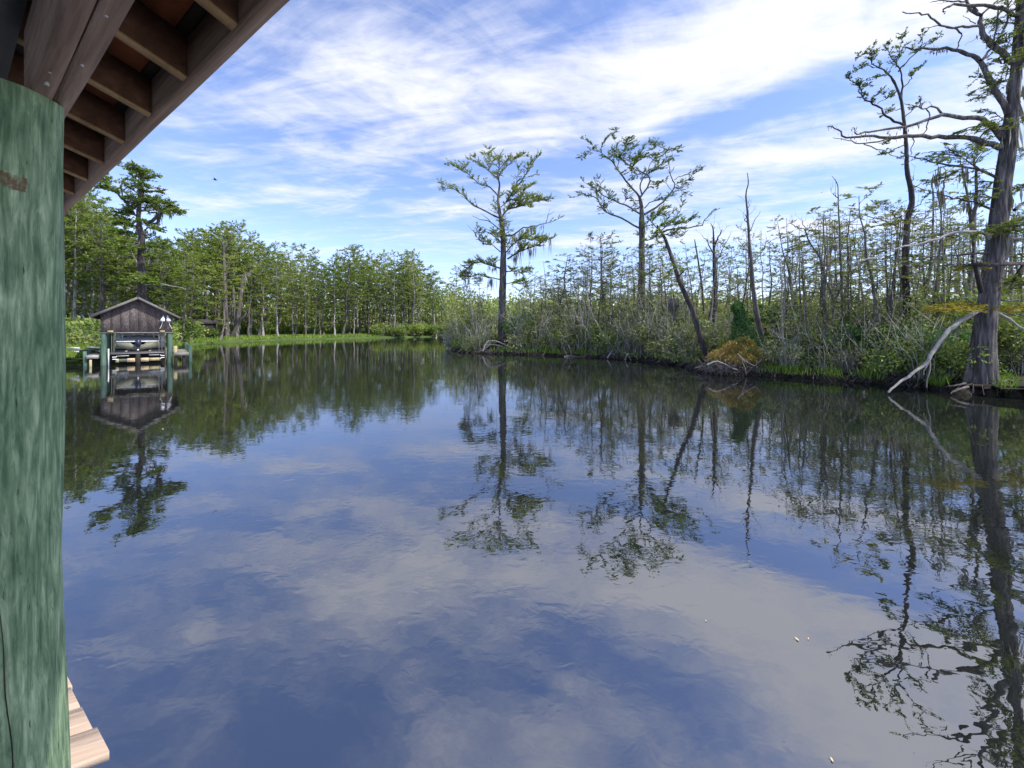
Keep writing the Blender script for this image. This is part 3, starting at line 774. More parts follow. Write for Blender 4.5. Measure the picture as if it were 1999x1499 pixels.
def text_obj(name, txt, size, mat, parent, loc, rot):
    cu = bpy.data.curves.new(name, 'FONT'); cu.body = txt; cu.size = size; cu.align_x = 'CENTER'; cu.align_y = 'CENTER'; cu.extrude = .001
    o = bpy.data.objects.new(name, cu); dg = bpy.context.evaluated_depsgraph_get()
    me = bpy.data.meshes.new_from_object(o); bpy.data.objects.remove(o)
    me.materials.clear(); me.materials.append(mat)
    ob = bpy.data.objects.new(name, me); C.objects.link(ob); ob.parent = parent; ob.location = loc; ob.rotation_euler = rot
    return ob
for x, lb in ((-.36, "tan warning sign with red lettering on the lift beam, boat-left of the centre post"), (.36, "tan warning sign with red lettering on the lift beam beside the yellow block")):
    sg = place(thing("warning_sign", lb.replace("boat-left of the centre post", "beside the bare grey beam"), "sign", group="warning signs on the boat lift"))
    mb = MB(); mb.box((x - .20, .02, .17), (x + .20, .036, .43)); mb.build("sign_board", M['tan'], sg)
    text_obj("lettering", "WARNING", .085, M['red'], sg, (x, .018, .36), (R(90), 0, 0))
    for zq in (.28, .23):
        mb = MB(); mb.box((x - .15, .016, zq - .010), (x + .15, .0195, zq + .010)); mb.build("print_line", M['ink'], sg)

boat = place(thing("motorboat", "white and olive motorboat seen stern on, raised on the boathouse lift", "boat"))
# hull: V sections from stern (y=.35) to bow
mb = MB()
st = [(.35, 1.12, .96, 1.58), (2.0, 1.14, .98, 1.60), (3.6, 1.05, 1.02, 1.66), (4.8, .65, 1.18, 1.75), (5.6, .05, 1.60, 1.85)]
sec = []
for y, hw, keel, gun in st:
    ch = keel + (gun - keel) * .40
    sec.append([(-hw, y, gun), (-hw * .93, y, ch), (0, y, keel), (hw * .93, y, ch), (hw, y, gun)])
sec = np.array(sec); idx = np.arange(25).reshape(5, 5)
mb.add(sec, np.stack([idx[:-1, :-1], idx[:-1, 1:], idx[1:, 1:], idx[1:, :-1]], -1).reshape(-1, 4))
mb.build("hull", M['hull'], boat, smooth=False)
mb = MB(); mb.prism([(-1.12, 1.58), (-1.04, 1.21), (0, .96), (1.04, 1.21), (1.12, 1.58), (.42, 1.58), (.30, 1.40), (-.30, 1.40), (-.42, 1.58)], lambda x, z: V(x, .40, z), lambda x, z: V(x, .34, z))
mb.f = mb.f[:1]
b0 = 0
for tri in ((0, 1, 2), (0, 2, 7), (0, 7, 8), (7, 2, 6), (6, 2, 4), (6, 4, 5), (2, 3, 4)):
    mb.f.append(np.array([[9 + q for q in tri]])); mb.f.append(np.array([list(tri)[::-1]]))
mb.build("transom", M['hull'], boat)
for sx_ in (-1, 1):
    mb = MB(); pts = [(sx_ * (hw + .02), y, gun + .03) for y, hw, keel, gun in st]; mb.tube(smooth_path(pts), .045, .045, 6); mb.build("gunwale", M['white'], boat, smooth=True)
mb = MB(); mb.beam((-1.14, .36, 1.63), (1.14, .36, 1.63), .10, .07); mb.build("stern_rail", M['white'], boat)
mb = MB()   # pale canvas cover over the cockpit
cs = []
for y, hw, h in ((.5, 1.08, 1.66), (1.2, 1.10, 1.95), (2.6, 1.08, 2.05), (3.8, .9, 1.95), (5.2, .3, 1.86)):
    cs.append([(hw * math.cos(a), y, 1.64 + (h - 1.64) * math.sin(a)) for a in np.linspace(0, math.pi, 9)])
cs = np.array(cs); idx = np.arange(45).reshape(5, 9)
mb.add(cs, np.stack([idx[:-1, :-1], idx[1:, :-1], idx[1:, 1:], idx[:-1, 1:]], -1).reshape(-1, 4)); mb.build("cover", M['pale_paint'], boat, smooth=True)
mb = MB(); mb.prism([(-.15, 1.72), (-.18, 1.45), (-.12, 1.35), (.12, 1.35), (.18, 1.45), (.15, 1.72), (.08, 1.78), (-.08, 1.78)], lambda x, z: V(x, .32, z), lambda x, z: V(x * .9, .0, z - .03)); mb.build("motor_cowl", M['motor'], boat)
mb = MB(); mb.prism([(-.10, 1.36), (-.05, .98), (.05, .98), (.10, 1.36)], lambda x, z: V(x, .25, z), lambda x, z: V(x, .08, z)); mb.build("motor_leg", M['motor'], boat)
mb = MB(); mb.tube([(0, .02, 1.02), (0, .3, 1.02)], .06, .05, 8, cap=True); mb.build("propeller_hub", M['white'], boat)

fl = place(thing("floodlight_pair", "pair of white bell-shaped lamps with drooping cords on the gable", "lamp"))
for x, dx in ((1.36, -.10), (1.60, .12)):
    mb = MB(); mb.tube([(x, -.06, 3.56), (x, -.11, 3.40), (x + dx * .4, -.15, 3.22), (x + dx * .5, -.16, 3.10)], [.03, .07, .13, .15], sides=10, cap=True); lp = mb.build("lamp_shade", M['white'], fl, smooth=True)
    mb = MB(); mb.tube([(x + dx * .5, -.165, 3.15), (x + dx * .5, -.165, 3.13)], .152, .156, 10); mb.build("shade_band", M['ink'], lp)
    mb = MB(); mb.tube(smooth_path([(x + dx * .5, -.14, 3.12), (x + dx * .9, -.10, 2.85), (x + dx * 2.0, -.08, 2.55)]), .018, .012, 5); mb.build("cord", M['white'], fl)
mb = MB(); mb.beam((1.46, -.03, 3.57), (1.56, -.03, 3.62), .05, .06); mb.build("bracket", M['fascia'], fl)

gw = thing("gangway", "white edged plank gangway from the grassy bank to the boathouse dock", "gangway", tuple(at(120, 690, 27.5)))
g0 = at(120, 690, 27.5)
ga, gb = V(-33.5, 29.6, .95), at(175, 681, 28.3)
gb[2] = .98
gd = nrm(gb - ga); gs = nrm(np.cross(gd, V(0, 0, 1)))
nl_ = 30
for j in range(nl_):
    c_ = ga + (gb - ga) * (j + .5) / nl_
    mb = MB(); mb.beam(c_ - gs * .5 - g0, c_ + gs * .5 - g0, np.linalg.norm(gb - ga) / nl_ - .012, .04); mb.build("plank", M['wood_grey'], gw)
for s_ in (-1, 1):
    for dz, mt in ((-.10, 'white'), (.16, 'white')):
        mb = MB(); mb.beam(ga + gs * s_ * .52 + V(0, 0, dz) - g0, gb + gs * s_ * .52 + V(0, 0, dz) - g0, .04, .11); mb.build("side_rail", M[mt], gw)
for f in (.15, .55, .9):
    q = ga + (gb - ga) * f - g0
    mb = MB(); mb.tube([q + V(0, 0, -2.0), q + V(0, 0, -.03)], .09, .09, 8); mb.build("leg", M['wood_dark'], gw)

hut = thing("lean_to_shed", "dark open shed under the trees behind the boathouse with a pale roof edge", "shed", tuple(at(376, 655, 70)))
mb = MB(); mb.box((-2.0, 0, -.2), (-1.9, 3, 2.2)); mb.build("wall", M['wood_dark'], hut)
mb = MB(); mb.box((1.9, 0, -.2), (2.0, 3, 2.2)); mb.build("wall", M['wood_dark'], hut)
mb = MB(); mb.box((-1.9, 2.9, -.2), (1.9, 3, 2.2)); mb.build("wall", M['wood_dark'], hut)
mb = MB(); mb.prism([(-2.3, 2.2), (2.3, 2.2), (1.2, 3.0), (-1.2, 3.0)], lambda x, z: V(x, 3.2, z), lambda x, z: V(x, -.3, z)); mb.build("roof", M['roofing'], hut)
mb = MB(); mb.box((-2.3, -.36, 2.1), (2.3, -.31, 2.2)); mb.build("roof_edge", M['fascia'], hut)

# ------------------------------------------------------------------ traced trees
def px_limb(pts, D, dep):
    """photograph points -> a limb leaving the trunk at depth D and moving dep metres away per metre of reach"""
    pts = np.asarray(pts, float)
    reach = np.concatenate([[0], np.cumsum(np.linalg.norm(np.diff(pts, axis=0), axis=1))]) / FPX * D
    dd = D + dep * reach
    return np.array([at(x, y, d) for (x, y), d in zip(pts, dd)])

def traced_tree(name, label, cat, D, trunk, limbs, mats, zoom=(1, 0, 0), group=None, leaf=dict(), base_z=None, trunk_sides=12, rough=.06, flare=0, extra=0, moss_trunk=0, sub=0, sub_len=2.2, ridges=0, rk=1.0, jit=.04):
    """trunk: [(x, y, radius in m)], limbs: dicts with p (points), r (radii), and leaf/moss/twigs amounts"""
    k, ox, oy = zoom
    conv = lambda q: [(ox + x / k, oy + y / k) for x, y in q]
    tp = conv([(t[0], t[1]) for t in trunk]); tr = [t[2] * math.cos(math.atan((x - 999.5) / FPX)) for t, (x, y) in zip(trunk, tp)]
    P = np.array([at(x, y, D) for x, y in tp])
    if base_z is not None:
        b = P[0].copy(); b[2] = base_z; P = np.concatenate([[b], P]) if P[0][2] > base_z + .05 else P; tr = [tr[0]] * (len(P) - len(tr)) + tr
    root_p = P[0].copy()
    root = thing(name, label, cat, tuple(root_p), group=group)
    sp = smooth_path(np.column_stack([P, tr]), (len(P) - 1) * 5 + 1, 0)
    sp[1:, :2] += rng.normal(size=(len(sp) - 1, 2)) * .012 * np.minimum(sp[1:, 3:4] / .2, 1.0) * (0 if ridges else 1)
    mb = MB(); mb.tube(sp[:, :3], np.maximum(sp[:, 3], .008), sides=trunk_sides, rough=rough)
    if ridges:
        v = mb.v[0]; c_ = np.repeat(sp[:, :3], trunk_sides, 0); a = np.tile(np.arange(trunk_sides) / trunk_sides * 2 * np.pi, len(sp)); h = v[:, 2]
        g = 1 + ridges * (np.sin(a * 7 + .5 * np.sin(h * .9)) * .5 + np.sin(a * 17 + .8 * np.sin(h * .7 + 1)) * .35 + np.sin(a * 11 + h * .35) * .3) + .035 * np.sin(h * 1.3 + a * 2)
        mb.v[0] = c_ + (v - c_) * g[:, None]
    if flare:
        v = mb.v[0]; c_ = np.repeat(sp[:, :3], trunk_sides, 0); a = np.arctan2(v[:, 1] - c_[:, 1], v[:, 0] - c_[:, 0]); h = v[:, 2] - root_p[2]
        g = 1 + flare * np.exp(-np.maximum(h, 0) / 1.1) * (.6 + .5 * np.sin(a * 5 + 1.0))
        mb.v[0] = c_ + (v - c_) * g[:, None]
    tl, tw, ms_ = MB(), MB(), MB()
    paths = []
    for L in limbs:
        dep = L.get('dep', rng.uniform(-.55, .55))
        raw = px_limb(conv(L['p']), L.get('D', D), dep)
        path = smooth_path(raw, None, .0)
        path[1:] += rng.normal(size=(len(path) - 1, 3)) * L.get('jit', jit)
        r0, r1 = L.get('r', (.09, .02)); r0 *= rk; r1 *= rk
        lb = MB(); lb.tube(path, r0, r1, 7, rough=.08)
        if L.get('twigs'): bare_twigs(lb, path, .15, L['twigs'], L.get('tl', .7), min(.014, r1 * 1.2), .5)
        lb.shifted(root_p); lb.build("branch", mats[2] if L.get('pale') else mats[0], root, smooth=True)
        paths.append(path)
        a_ = dict(leaf); a_.update(L.get('lk', {}))
        if L.get('leaf'):
            a_['per_m'] = a_.get('per_m', 4) * L['leaf']
            foliate(tl, tw, path, L.get('start', .25), **a_)
            if sub and L['leaf'] >= .8:
                a2 = dict(a_)
                for q in sub_limbs(path, .5 * sub * min(L['leaf'], 1.6), sub_len, L.get('start', .25)):
                    tw.tubes(q[None], np.linspace(.028, .008, len(q))[None], 4)
                    foliate(tl, tw, q, .15, **a2)
        if L.get('moss'): hang_moss(ms_, path, .1, 9 * L['moss'], L.get('ml', .8), L.get('mw', .07))
    # limbs that come towards and go away from the viewer, so the crown has depth
    if extra:
        for e in range(extra):
            f = rng.uniform(.45, .97); p0, t0_, Lk = path_points(sp[:, :3], np.array([f])); p0 = p0[0]
            sgn = 1 if e % 2 else -1
            ln = Lk * rng.uniform(.10, .20) * (1.2 - f * .6)
            d = nrm(V(rng.normal() * .45, sgn, .25))
            path = smooth_path([p0, p0 + d * ln * .5 + V(0, 0, .1), p0 + d * ln + V(rng.normal() * .3, 0, .3 * rng.normal())])
            lb = MB(); lb.tube(path, .06, .015, 6); lb.shifted(root_p); lb.build("branch", mats[0], root, smooth=True)
            foliate(tl, tw, path, .2, **leaf)
            if e % 3 == 0: hang_moss(ms_, path, .1, 4, .6)
    if moss_trunk: hang_moss(ms_, sp[:, :3] + rng.normal(size=(len(sp), 3)) * .15, .3, moss_trunk, 1.0, .10)
    mb.shifted(root_p); mb.build("trunk", mats[0], root, smooth=True)
    if tl.n:
        tl.shifted(root_p); tl.build("crown", mats[1], root, kind='stuff')
        tw.shifted(root_p); tw.build("twigs", mats[0], root, kind='stuff')
    if ms_.n: ms_.shifted(root_p); ms_.build("moss", M['moss'], root, kind='stuff')
    return root

lk48 = dict(per_m=5.2, twig=1.05, ll=.19, lw=.066, nl=24, up=.35, flat=.85, tw_r=.014)
traced_tree("cypress_tree", "tall mossy cypress standing alone at the tip of the point", "tree", 46,
    [(457, 1330, .60), (457, 1250, .50), (460, 1000, .42), (464, 800, .36), (462, 640, .30), (447, 540, .22), (432, 430, .15), (440, 330, .11), (430, 270, .08), (440, 180, .05), (400, 110, .03)],
    [dict(p=[(440, 540), (350, 500), (250, 440), (200, 385), (140, 355), (85, 350)], r=(.13, .02), leaf=1.2, start=.3),
     dict(p=[(430, 400), (380, 345), (310, 320), (250, 270), (200, 235), (155, 210)], r=(.10, .02), leaf=1.2),
     dict(p=[(435, 300), (390, 255), (340, 215), (300, 185), (245, 170)], r=(.07, .015), leaf=1.3),
     dict(p=[(440, 270), (480, 220), (520, 180), (545, 165)], r=(.06, .015), leaf=1.4),
     dict(p=[(435, 220), (390, 180), (370, 130), (400, 105)], r=(.05, .012), leaf=1.3),
     dict(p=[(480, 440), (540, 350), (580, 300), (630, 230), (640, 180)], r=(.11, .02), leaf=1.1),
     dict(p=[(580, 290), (640, 270), (675, 262)], r=(.04, .012), leaf=.5),
     dict(p=[(520, 400), (570, 370), (620, 355), (650, 330)], r=(.04, .012), leaf=1.2),
     dict(p=[(460, 530), (490, 490), (560, 470), (640, 440), (700, 425), (765, 415)], r=(.13, .02), leaf=2.4, start=.05),
     dict(p=[(450, 470), (500, 430), (570, 430), (640, 470)], r=(.07, .02), leaf=2.0, start=.1),
     dict(p=[(480, 650), (540, 640), (590, 600), (680, 585), (730, 575), (825, 540)], r=(.13, .03), moss=.9, leaf=.15, ml=1.1),
     dict(p=[(735, 570), (755, 520), (795, 495)], r=(.05, .015)), dict(p=[(745, 540), (760, 475)], r=(.03, .012)),
     dict(p=[(660, 590), (670, 640), (665, 700)], r=(.05, .02), moss=.6),
     dict(p=[(490, 800), (540, 770), (600, 740), (660, 720), (720, 690), (790, 665)], r=(.14, .02), leaf=2.0, moss=1.0, ml=1.6, start=.1),
     dict(p=[(480, 760), (530, 700), (580, 670), (640, 680)], r=(.09, .02), leaf=2.2, start=.1, moss=.6),
     dict(p=[(440, 610), (370, 560), (310, 545), (265, 525)], r=(.08, .02)), dict(p=[(400, 580), (350, 530), (315, 512)], r=(.05, .015)),
     dict(p=[(445, 690), (370, 630), (300, 635), (235, 590)], r=(.09, .02)), dict(p=[(430, 660), (370, 615), (330, 595)], r=(.05, .015)),
     dict(p=[(445, 755), (400, 715), (340, 700), (290, 660)], r=(.08, .02), leaf=1.5),
     dict(p=[(445, 860), (350, 830), (270, 830), (200, 900)], r=(.12, .02), leaf=2.4, start=.05, moss=.8, ml=1.0),
     dict(p=[(440, 930), (370, 920), (300, 900), (220, 930)], r=(.09, .02), leaf=1.6, moss=1.4, ml=1.6),
     dict(p=[(480, 880), (540, 880), (590, 900), (610, 960)], r=(.09, .02), leaf=2.0, start=.1, moss=.4),
     dict(p=[(480, 960), (530, 950), (580, 960), (630, 950)], r=(.06, .02), leaf=1.4, moss=.4),
     dict(p=[(590, 945), (640, 910), (690, 880)], r=(.04, .02))],
    (M['bark_big'], M['leaf_cypress'], M['bark_pale']), (3.26, 840, 260), leaf=lk48, base_z=.3, flare=.5, extra=14, sub=1.6, sub_len=2.6, rk=.85)

lk40 = dict(per_m=5.0, twig=.9, ll=.16, lw=.058, nl=24, up=.2, flat=.85, tw_r=.012)
traced_tree("cypress_tree", "tall flat-topped cypress with bare lower trunk and forked upper limbs", "tree", 39,
    [(440, 1330, .46), (440, 1140, .42), (440, 900, .36), (440, 700, .31), (440, 560, .28), (441, 500, .23), (434, 440, .17), (425, 410, .14)],
    [dict(p=[(427, 415), (370, 350), (310, 270), (260, 200), (210, 160), (225, 110), (240, 80)], r=(.13, .02), leaf=1.0, start=.3),
     dict(p=[(210, 165), (160, 150), (130, 180)], r=(.04, .015), leaf=1.3, start=.1),
     dict(p=[(260, 200), (300, 140), (280, 70)], r=(.05, .012), leaf=1.5, start=.2), dict(p=[(300, 255), (330, 170), (400, 130)], r=(.05, .012), leaf=2.2, start=.2),
     dict(p=[(435, 415), (480, 340), (485, 305), (430, 270), (370, 235), (320, 190)], r=(.12, .02), leaf=2.0, start=.35),
     dict(p=[(385, 320), (385, 250), (420, 190), (480, 180)], r=(.05, .015), leaf=2.2, start=.3),
     dict(p=[(440, 400), (432, 350), (455, 300), (520, 260), (535, 215)], r=(.10, .02), leaf=1.6, start=.3),
     dict(p=[(460, 290), (500, 215), (560, 180), (600, 150), (655, 155)], r=(.05, .015), leaf=1.4),
     dict(p=[(455, 515), (500, 490), (560, 440), (625, 360), (610, 310), (590, 230), (560, 130)], r=(.15, .02), leaf=.45, start=.6, dep=.1),
     dict(p=[(560, 140), (530, 130), (500, 150)], r=(.03, .01), leaf=1.8, start=.1),
     dict(p=[(625, 320), (650, 300), (695, 290)], r=(.05, .015), leaf=.5, dep=.1), dict(p=[(625, 350), (670, 330), (715, 325)], r=(.04, .012), leaf=2.0, start=.1, dep=.1),
     dict(p=[(625, 360), (680, 390), (705, 405)], r=(.05, .015), leaf=1.0, dep=.1), dict(p=[(610, 380), (560, 330), (530, 350)], r=(.04, .012), leaf=1.6, start=.2),
     dict(p=[(455, 480), (500, 440), (550, 430), (600, 410)], r=(.07, .015), leaf=1.0),
     dict(p=[(430, 510), (350, 465), (260, 425), (180, 375), (115, 330)], r=(.12, .02), leaf=.8, start=.35),
     dict(p=[(270, 430), (220, 370), (160, 340)], r=(.04, .012), leaf=1.0), dict(p=[(330, 455), (370, 420), (390, 440)], r=(.03, .012), leaf=1.4, start=.2),
     dict(p=[(428, 592), (330, 540), (240, 500), (190, 430), (120, 405), (50, 420)], r=(.13, .02), leaf=.9, start=.35),
     dict(p=[(260, 510), (230, 450), (190, 400)], r=(.04, .012), leaf=1.1),
     dict(p=[(445, 570), (490, 540), (530, 510), (560, 490)], r=(.06, .02), leaf=.8),
     dict(p=[(458, 660), (500, 650), (540, 620)], r=(.07, .03), leaf=.6)],
    (M['bark_grey'], M['leaf_cypress'], M['bark_pale']), (2.883, 1100, 240), leaf=lk40, base_z=.3, flare=.45, extra=9, sub=1.5, sub_len=2.1, rk=.8)

lk25 = dict(per_m=7.5, twig=.6, ll=.17, lw=.065, nl=12, up=.2, flat=.5, tw_r=.008)
traced_tree("leaning_tree", "slender dark tree leaning far over to one side from the rust-coloured mound", "tree", 24.5,
    [(826, 1400, .26), (815, 1330, .22), (770, 1200, .19), (720, 1040, .17), (660, 910, .15), (610, 760, .125), (570, 650, .10), (525, 575, .05)],
    [dict(p=[(545, 615), (590, 600), (640, 595), (700, 590), (765, 580), (800, 545), (845, 495)], r=(.06, .02), leaf=.25, dep=.1),
     dict(p=[(795, 550), (820, 540)], r=(.02, .01)), dict(p=[(530, 590), (560, 570), (620, 560), (690, 555)], r=(.04, .01), leaf=1.5, start=.05),
     dict(p=[(540, 610), (600, 580), (660, 570), (720, 545)], r=(.04, .01), leaf=1.4, start=.1), dict(p=[(530, 590), (500, 560), (520, 520), (570, 510)], r=(.03, .01), leaf=1.2, start=.1),
     dict(p=[(555, 630), (600, 630), (650, 640), (680, 620)], r=(.03, .01), leaf=1.3, start=.1), dict(p=[(570, 560), (620, 540), (660, 490), (670, 460)], r=(.02, .008), twigs=3, leaf=.3),
     dict(p=[(560, 640), (510, 640), (465, 660)], r=(.03, .01), leaf=1.0, start=.2), dict(p=[(590, 700), (540, 680), (480, 690)], r=(.02, .01), leaf=.9, start=.2),
     dict(p=[(640, 870), (655, 850), (650, 830)], r=(.05, .02))],
    (M['bark_dark'], M['leaf_cypress'], M['bark_pale']), (2.883, 1100, 240), leaf=lk25, base_z=.1, extra=3, sub=1.2, sub_len=.9)

# dead snags
def snag(label, D, trunk, limbs=(), zoom=(1, 0, 0), mat='bark_grey', group=None, twigs=.9, moss=0, name="dead_tree"):
    trunk = [(x, y, r_ * .74) for x, y, r_ in trunk]
    return traced_tree(name, label, "dead tree", D, trunk, [dict(p=p, r=r, twigs=twigs) for p, r in limbs], (M[mat], M['leaf_swamp'], M['bark_pale']), zoom, base_z=.25, group=group, trunk_sides=8, moss_trunk=moss)
z6 = (2.883, 1100, 240)
snag("tall bare grey snag rising behind the vine-covered stump", 24.5, [(1140, 1300, .26), (1110, 1180, .25), (1085, 1060, .24), (1068, 930, .20), (1058, 800, .16), (1045, 650, .13), (1035, 500, .10), (1027, 400, .07), (1040, 340, .05), (1035, 280, .03)],
     [([(1040, 640), (1065, 570), (1110, 490)], (.03, .008)), ([(1035, 560), (1015, 515)], (.03, .02)), ([(1038, 480), (1050, 430)], (.02, .008)), ([(1060, 800), (1110, 740), (1150, 640)], (.03, .008)), ([(1065, 760), (1010, 690), (985, 650)], (.03, .008))], z6)
snag("dark forked snag between the leaning tree and the vine-covered stump", 30, [(840, 1260, .26), (848, 1060, .24), (850, 900, .21), (848, 780, .18), (845, 640, .10), (840, 590, .06), (828, 565, .03)],
     [([(850, 700), (870, 640), (895, 600)], (.07, .03)), ([(850, 800), (890, 720), (950, 600)], (.06, .01)), ([(846, 740), (810, 670), (780, 630)], (.05, .01)), ([(842, 600), (845, 570)], (.03, .02))], z6, 'bark_dark')
snag("thin broken snag just beside the leaning tree", 31, [(800, 1200, .14), (785, 1000, .13), (780, 930, .12), (762, 800, .10), (745, 700, .08), (738, 655, .05)], [([(770, 850), (800, 800)], (.03, .01))], z6, 'bark_grey')
snag("crooked dead trunk with shaggy moss clumps behind the leaning tree", 29, [(628, 1200, .13), (628, 1090, .13), (622, 1000, .11), (620, 960, .06)], [([(625, 1060), (660, 1010), (690, 1030)], (.05, .03))], z6, 'bark_dark', moss=14)
z7 = (2.998, 1480, 300)
snag("tall thin snag with a bent tip standing clear against the blue sky", 21.5, [(494, 1260, .12), (492, 1000, .115), (488, 750, .10), (480, 560, .09), (478, 450, .08), (470, 330, .06), (468, 230, .045), (463, 175, .035), (430, 128, .015)],
     [([(468, 270), (450, 240), (438, 232)], (.03, .012)), ([(480, 500), (450, 440), (420, 370)], (.02, .006)), ([(482, 600), (530, 560), (570, 480)], (.02, .006))], z7, twigs=1.2)
snag("curving snag with a claw of bare twigs at its top", 22, [(430, 1260, .17), (445, 1080, .16), (448, 930, .14), (440, 850, .12), (395, 740, .09), (375, 650, .08), (350, 590, .07), (305, 525, .06), (285, 480, .06), (275, 445, .05)],
     [([(275, 450), (230, 430), (200, 410), (203, 395)], (.03, .006)), ([(278, 445), (260, 400), (248, 370)], (.025, .006)), ([(285, 440), (320, 410), (355, 370)], (.025, .006)), ([(290, 460), (340, 440), (385, 370)], (.025, .006)), ([(440, 860), (480, 780), (495, 700)], (.05, .02))], z7, twigs=2.5)
snag("pale two-armed snag leaning between the pine and the big cypress", 22, [(1045, 1180, .13), (1050, 900, .12), (1055, 650, .10), (1068, 480, .085), (1072, 380, .07), (1064, 300, .06), (1055, 220, .05), (1045, 150, .04), (1035, 98, .02)],
     [([(1068, 235), (1085, 190), (1092, 130), (1088, 85)], (.045, .015)), ([(1070, 420), (1030, 440), (950, 380)], (.02, .006)), ([(1072, 350), (1130, 270), (1190, 200)], (.02, .006))], z7, twigs=1.6, moss=2)
snag("grey twin-stemmed trunk half hidden behind the big cypress", 20.5, [(1250, 1100, .17), (1258, 800, .16), (1262, 560, .15), (1248, 430, .14), (1238, 330, .12), (1222, 230, .10), (1200, 120, .07), (1190, 60, .04)],
     [([(1262, 480), (1265, 340), (1275, 220), (1272, 100), (1265, 20)], (.09, .04))], z7, twigs=.5, moss=3)

# the dark tree with tufted top
zA = (3.568, 1580, 0)
def mixz(pA=(), pB=()): return [(1580 + x / 3.568, y / 3.568) for x, y in pA]
tuft = dict(per_m=15.0, twig=.45, ll=.12, lw=.055, nl=12, up=.35, flat=1.1, tw_r=.006, spread=.7)
trunk_px = [(880, 1200, .24), (876, 1000, .23), (868, 850, .22), (860, 700, .21), (866, 520, .20), (872, 400, .19), (898, 300, .18), (893, 200, .165), (872, 100, .14), (868, 0, .12)]
trunk_full = [(1480 + x / 2.998, 300 + y / 2.998, r) for x, y, r in trunk_px] + [(1580 + x / 3.568, y / 3.568, r) for x, y, r in ((672, 970, .115), (660, 850, .10), (640, 700, .085), (612, 620, .07), (590, 560, .05))]
LT = [([(640, 700), (648, 600), (630, 480), (600, 440), (630, 330), (642, 245)], (.05, .008), .55), ([(612, 620), (570, 540), (510, 490), (440, 440), (430, 360), (450, 315)], (.05, .008), .5),
      ([(620, 500), (700, 410), (780, 330), (782, 235)], (.035, .006), .5), ([(780, 330), (850, 300), (900, 235)], (.02, .006), .4), ([(650, 610), (700, 560), (720, 510), (780, 470)], (.03, .006), .5),
      ([(660, 870), (560, 830), (490, 760), (425, 715), (370, 682), (350, 605), (290, 560), (268, 530)], (.06, .008), .6), ([(440, 470), (400, 455), (340, 480)], (.025, .006), .3), ([(435, 380), (390, 370), (345, 395)], (.02, .006), .3),
      ([(600, 440), (560, 380), (545, 310)], (.025, .006), .5), ([(590, 560), (540, 520), (480, 540)], (.025, .006), .4), ([(660, 820), (720, 760), (760, 720)], (.025, .006), .3), ([(650, 760), (590, 770), (520, 800)], (.025, .006), .3),
      ([(350, 605), (380, 560), (420, 590)], (.015, .005), .3), ([(425, 715), (470, 660), (510, 640)], (.02, .005), .3), ([(475, 720), (530, 690), (590, 660)], (.02, .005), .3), ([(665, 960), (600, 950), (540, 990)], (.03, .006), .35), ([(675, 1000), (560, 1060), (490, 1080)], (.03, .006), .25)]
traced_tree("tufted_tree", "slim dark tree with small leaf tufts at its crooked top, beside the big cypress", "tree", 20.5, trunk_full,
    [dict(p=[(1580 + x / 3.568, y / 3.568) for x, y in p], r=r, leaf=1.0, start=.45, jit=.03, dep=rng.uniform(-.35, .35)) for p, r, _ in LT] +
    [dict(p=[(1480 + x / 2.998, 300 + y / 2.998) for x, y in p], r=(.03, .006), twigs=.8, leaf=lf, start=.4) for p, lf in
     (([(895, 160), (920, 120)], 0), ([(905, 200), (975, 155)], 0), ([(890, 340), (940, 290), (990, 240)], .1), ([(860, 400), (780, 350), (700, 290)], .1), ([(860, 440), (720, 390), (560, 340), (540, 350)], 0), ([(880, 380), (960, 350), (1040, 310)], .15), ([(865, 560), (900, 530), (960, 540)], .4), ([(860, 620), (820, 600), (790, 610)], .5), ([(870, 680), (910, 640), (900, 600)], .5))],
    (M['bark_dark'], M['leaf_near'], M['bark_pale']), leaf=tuft, base_z=.3, trunk_sides=10)

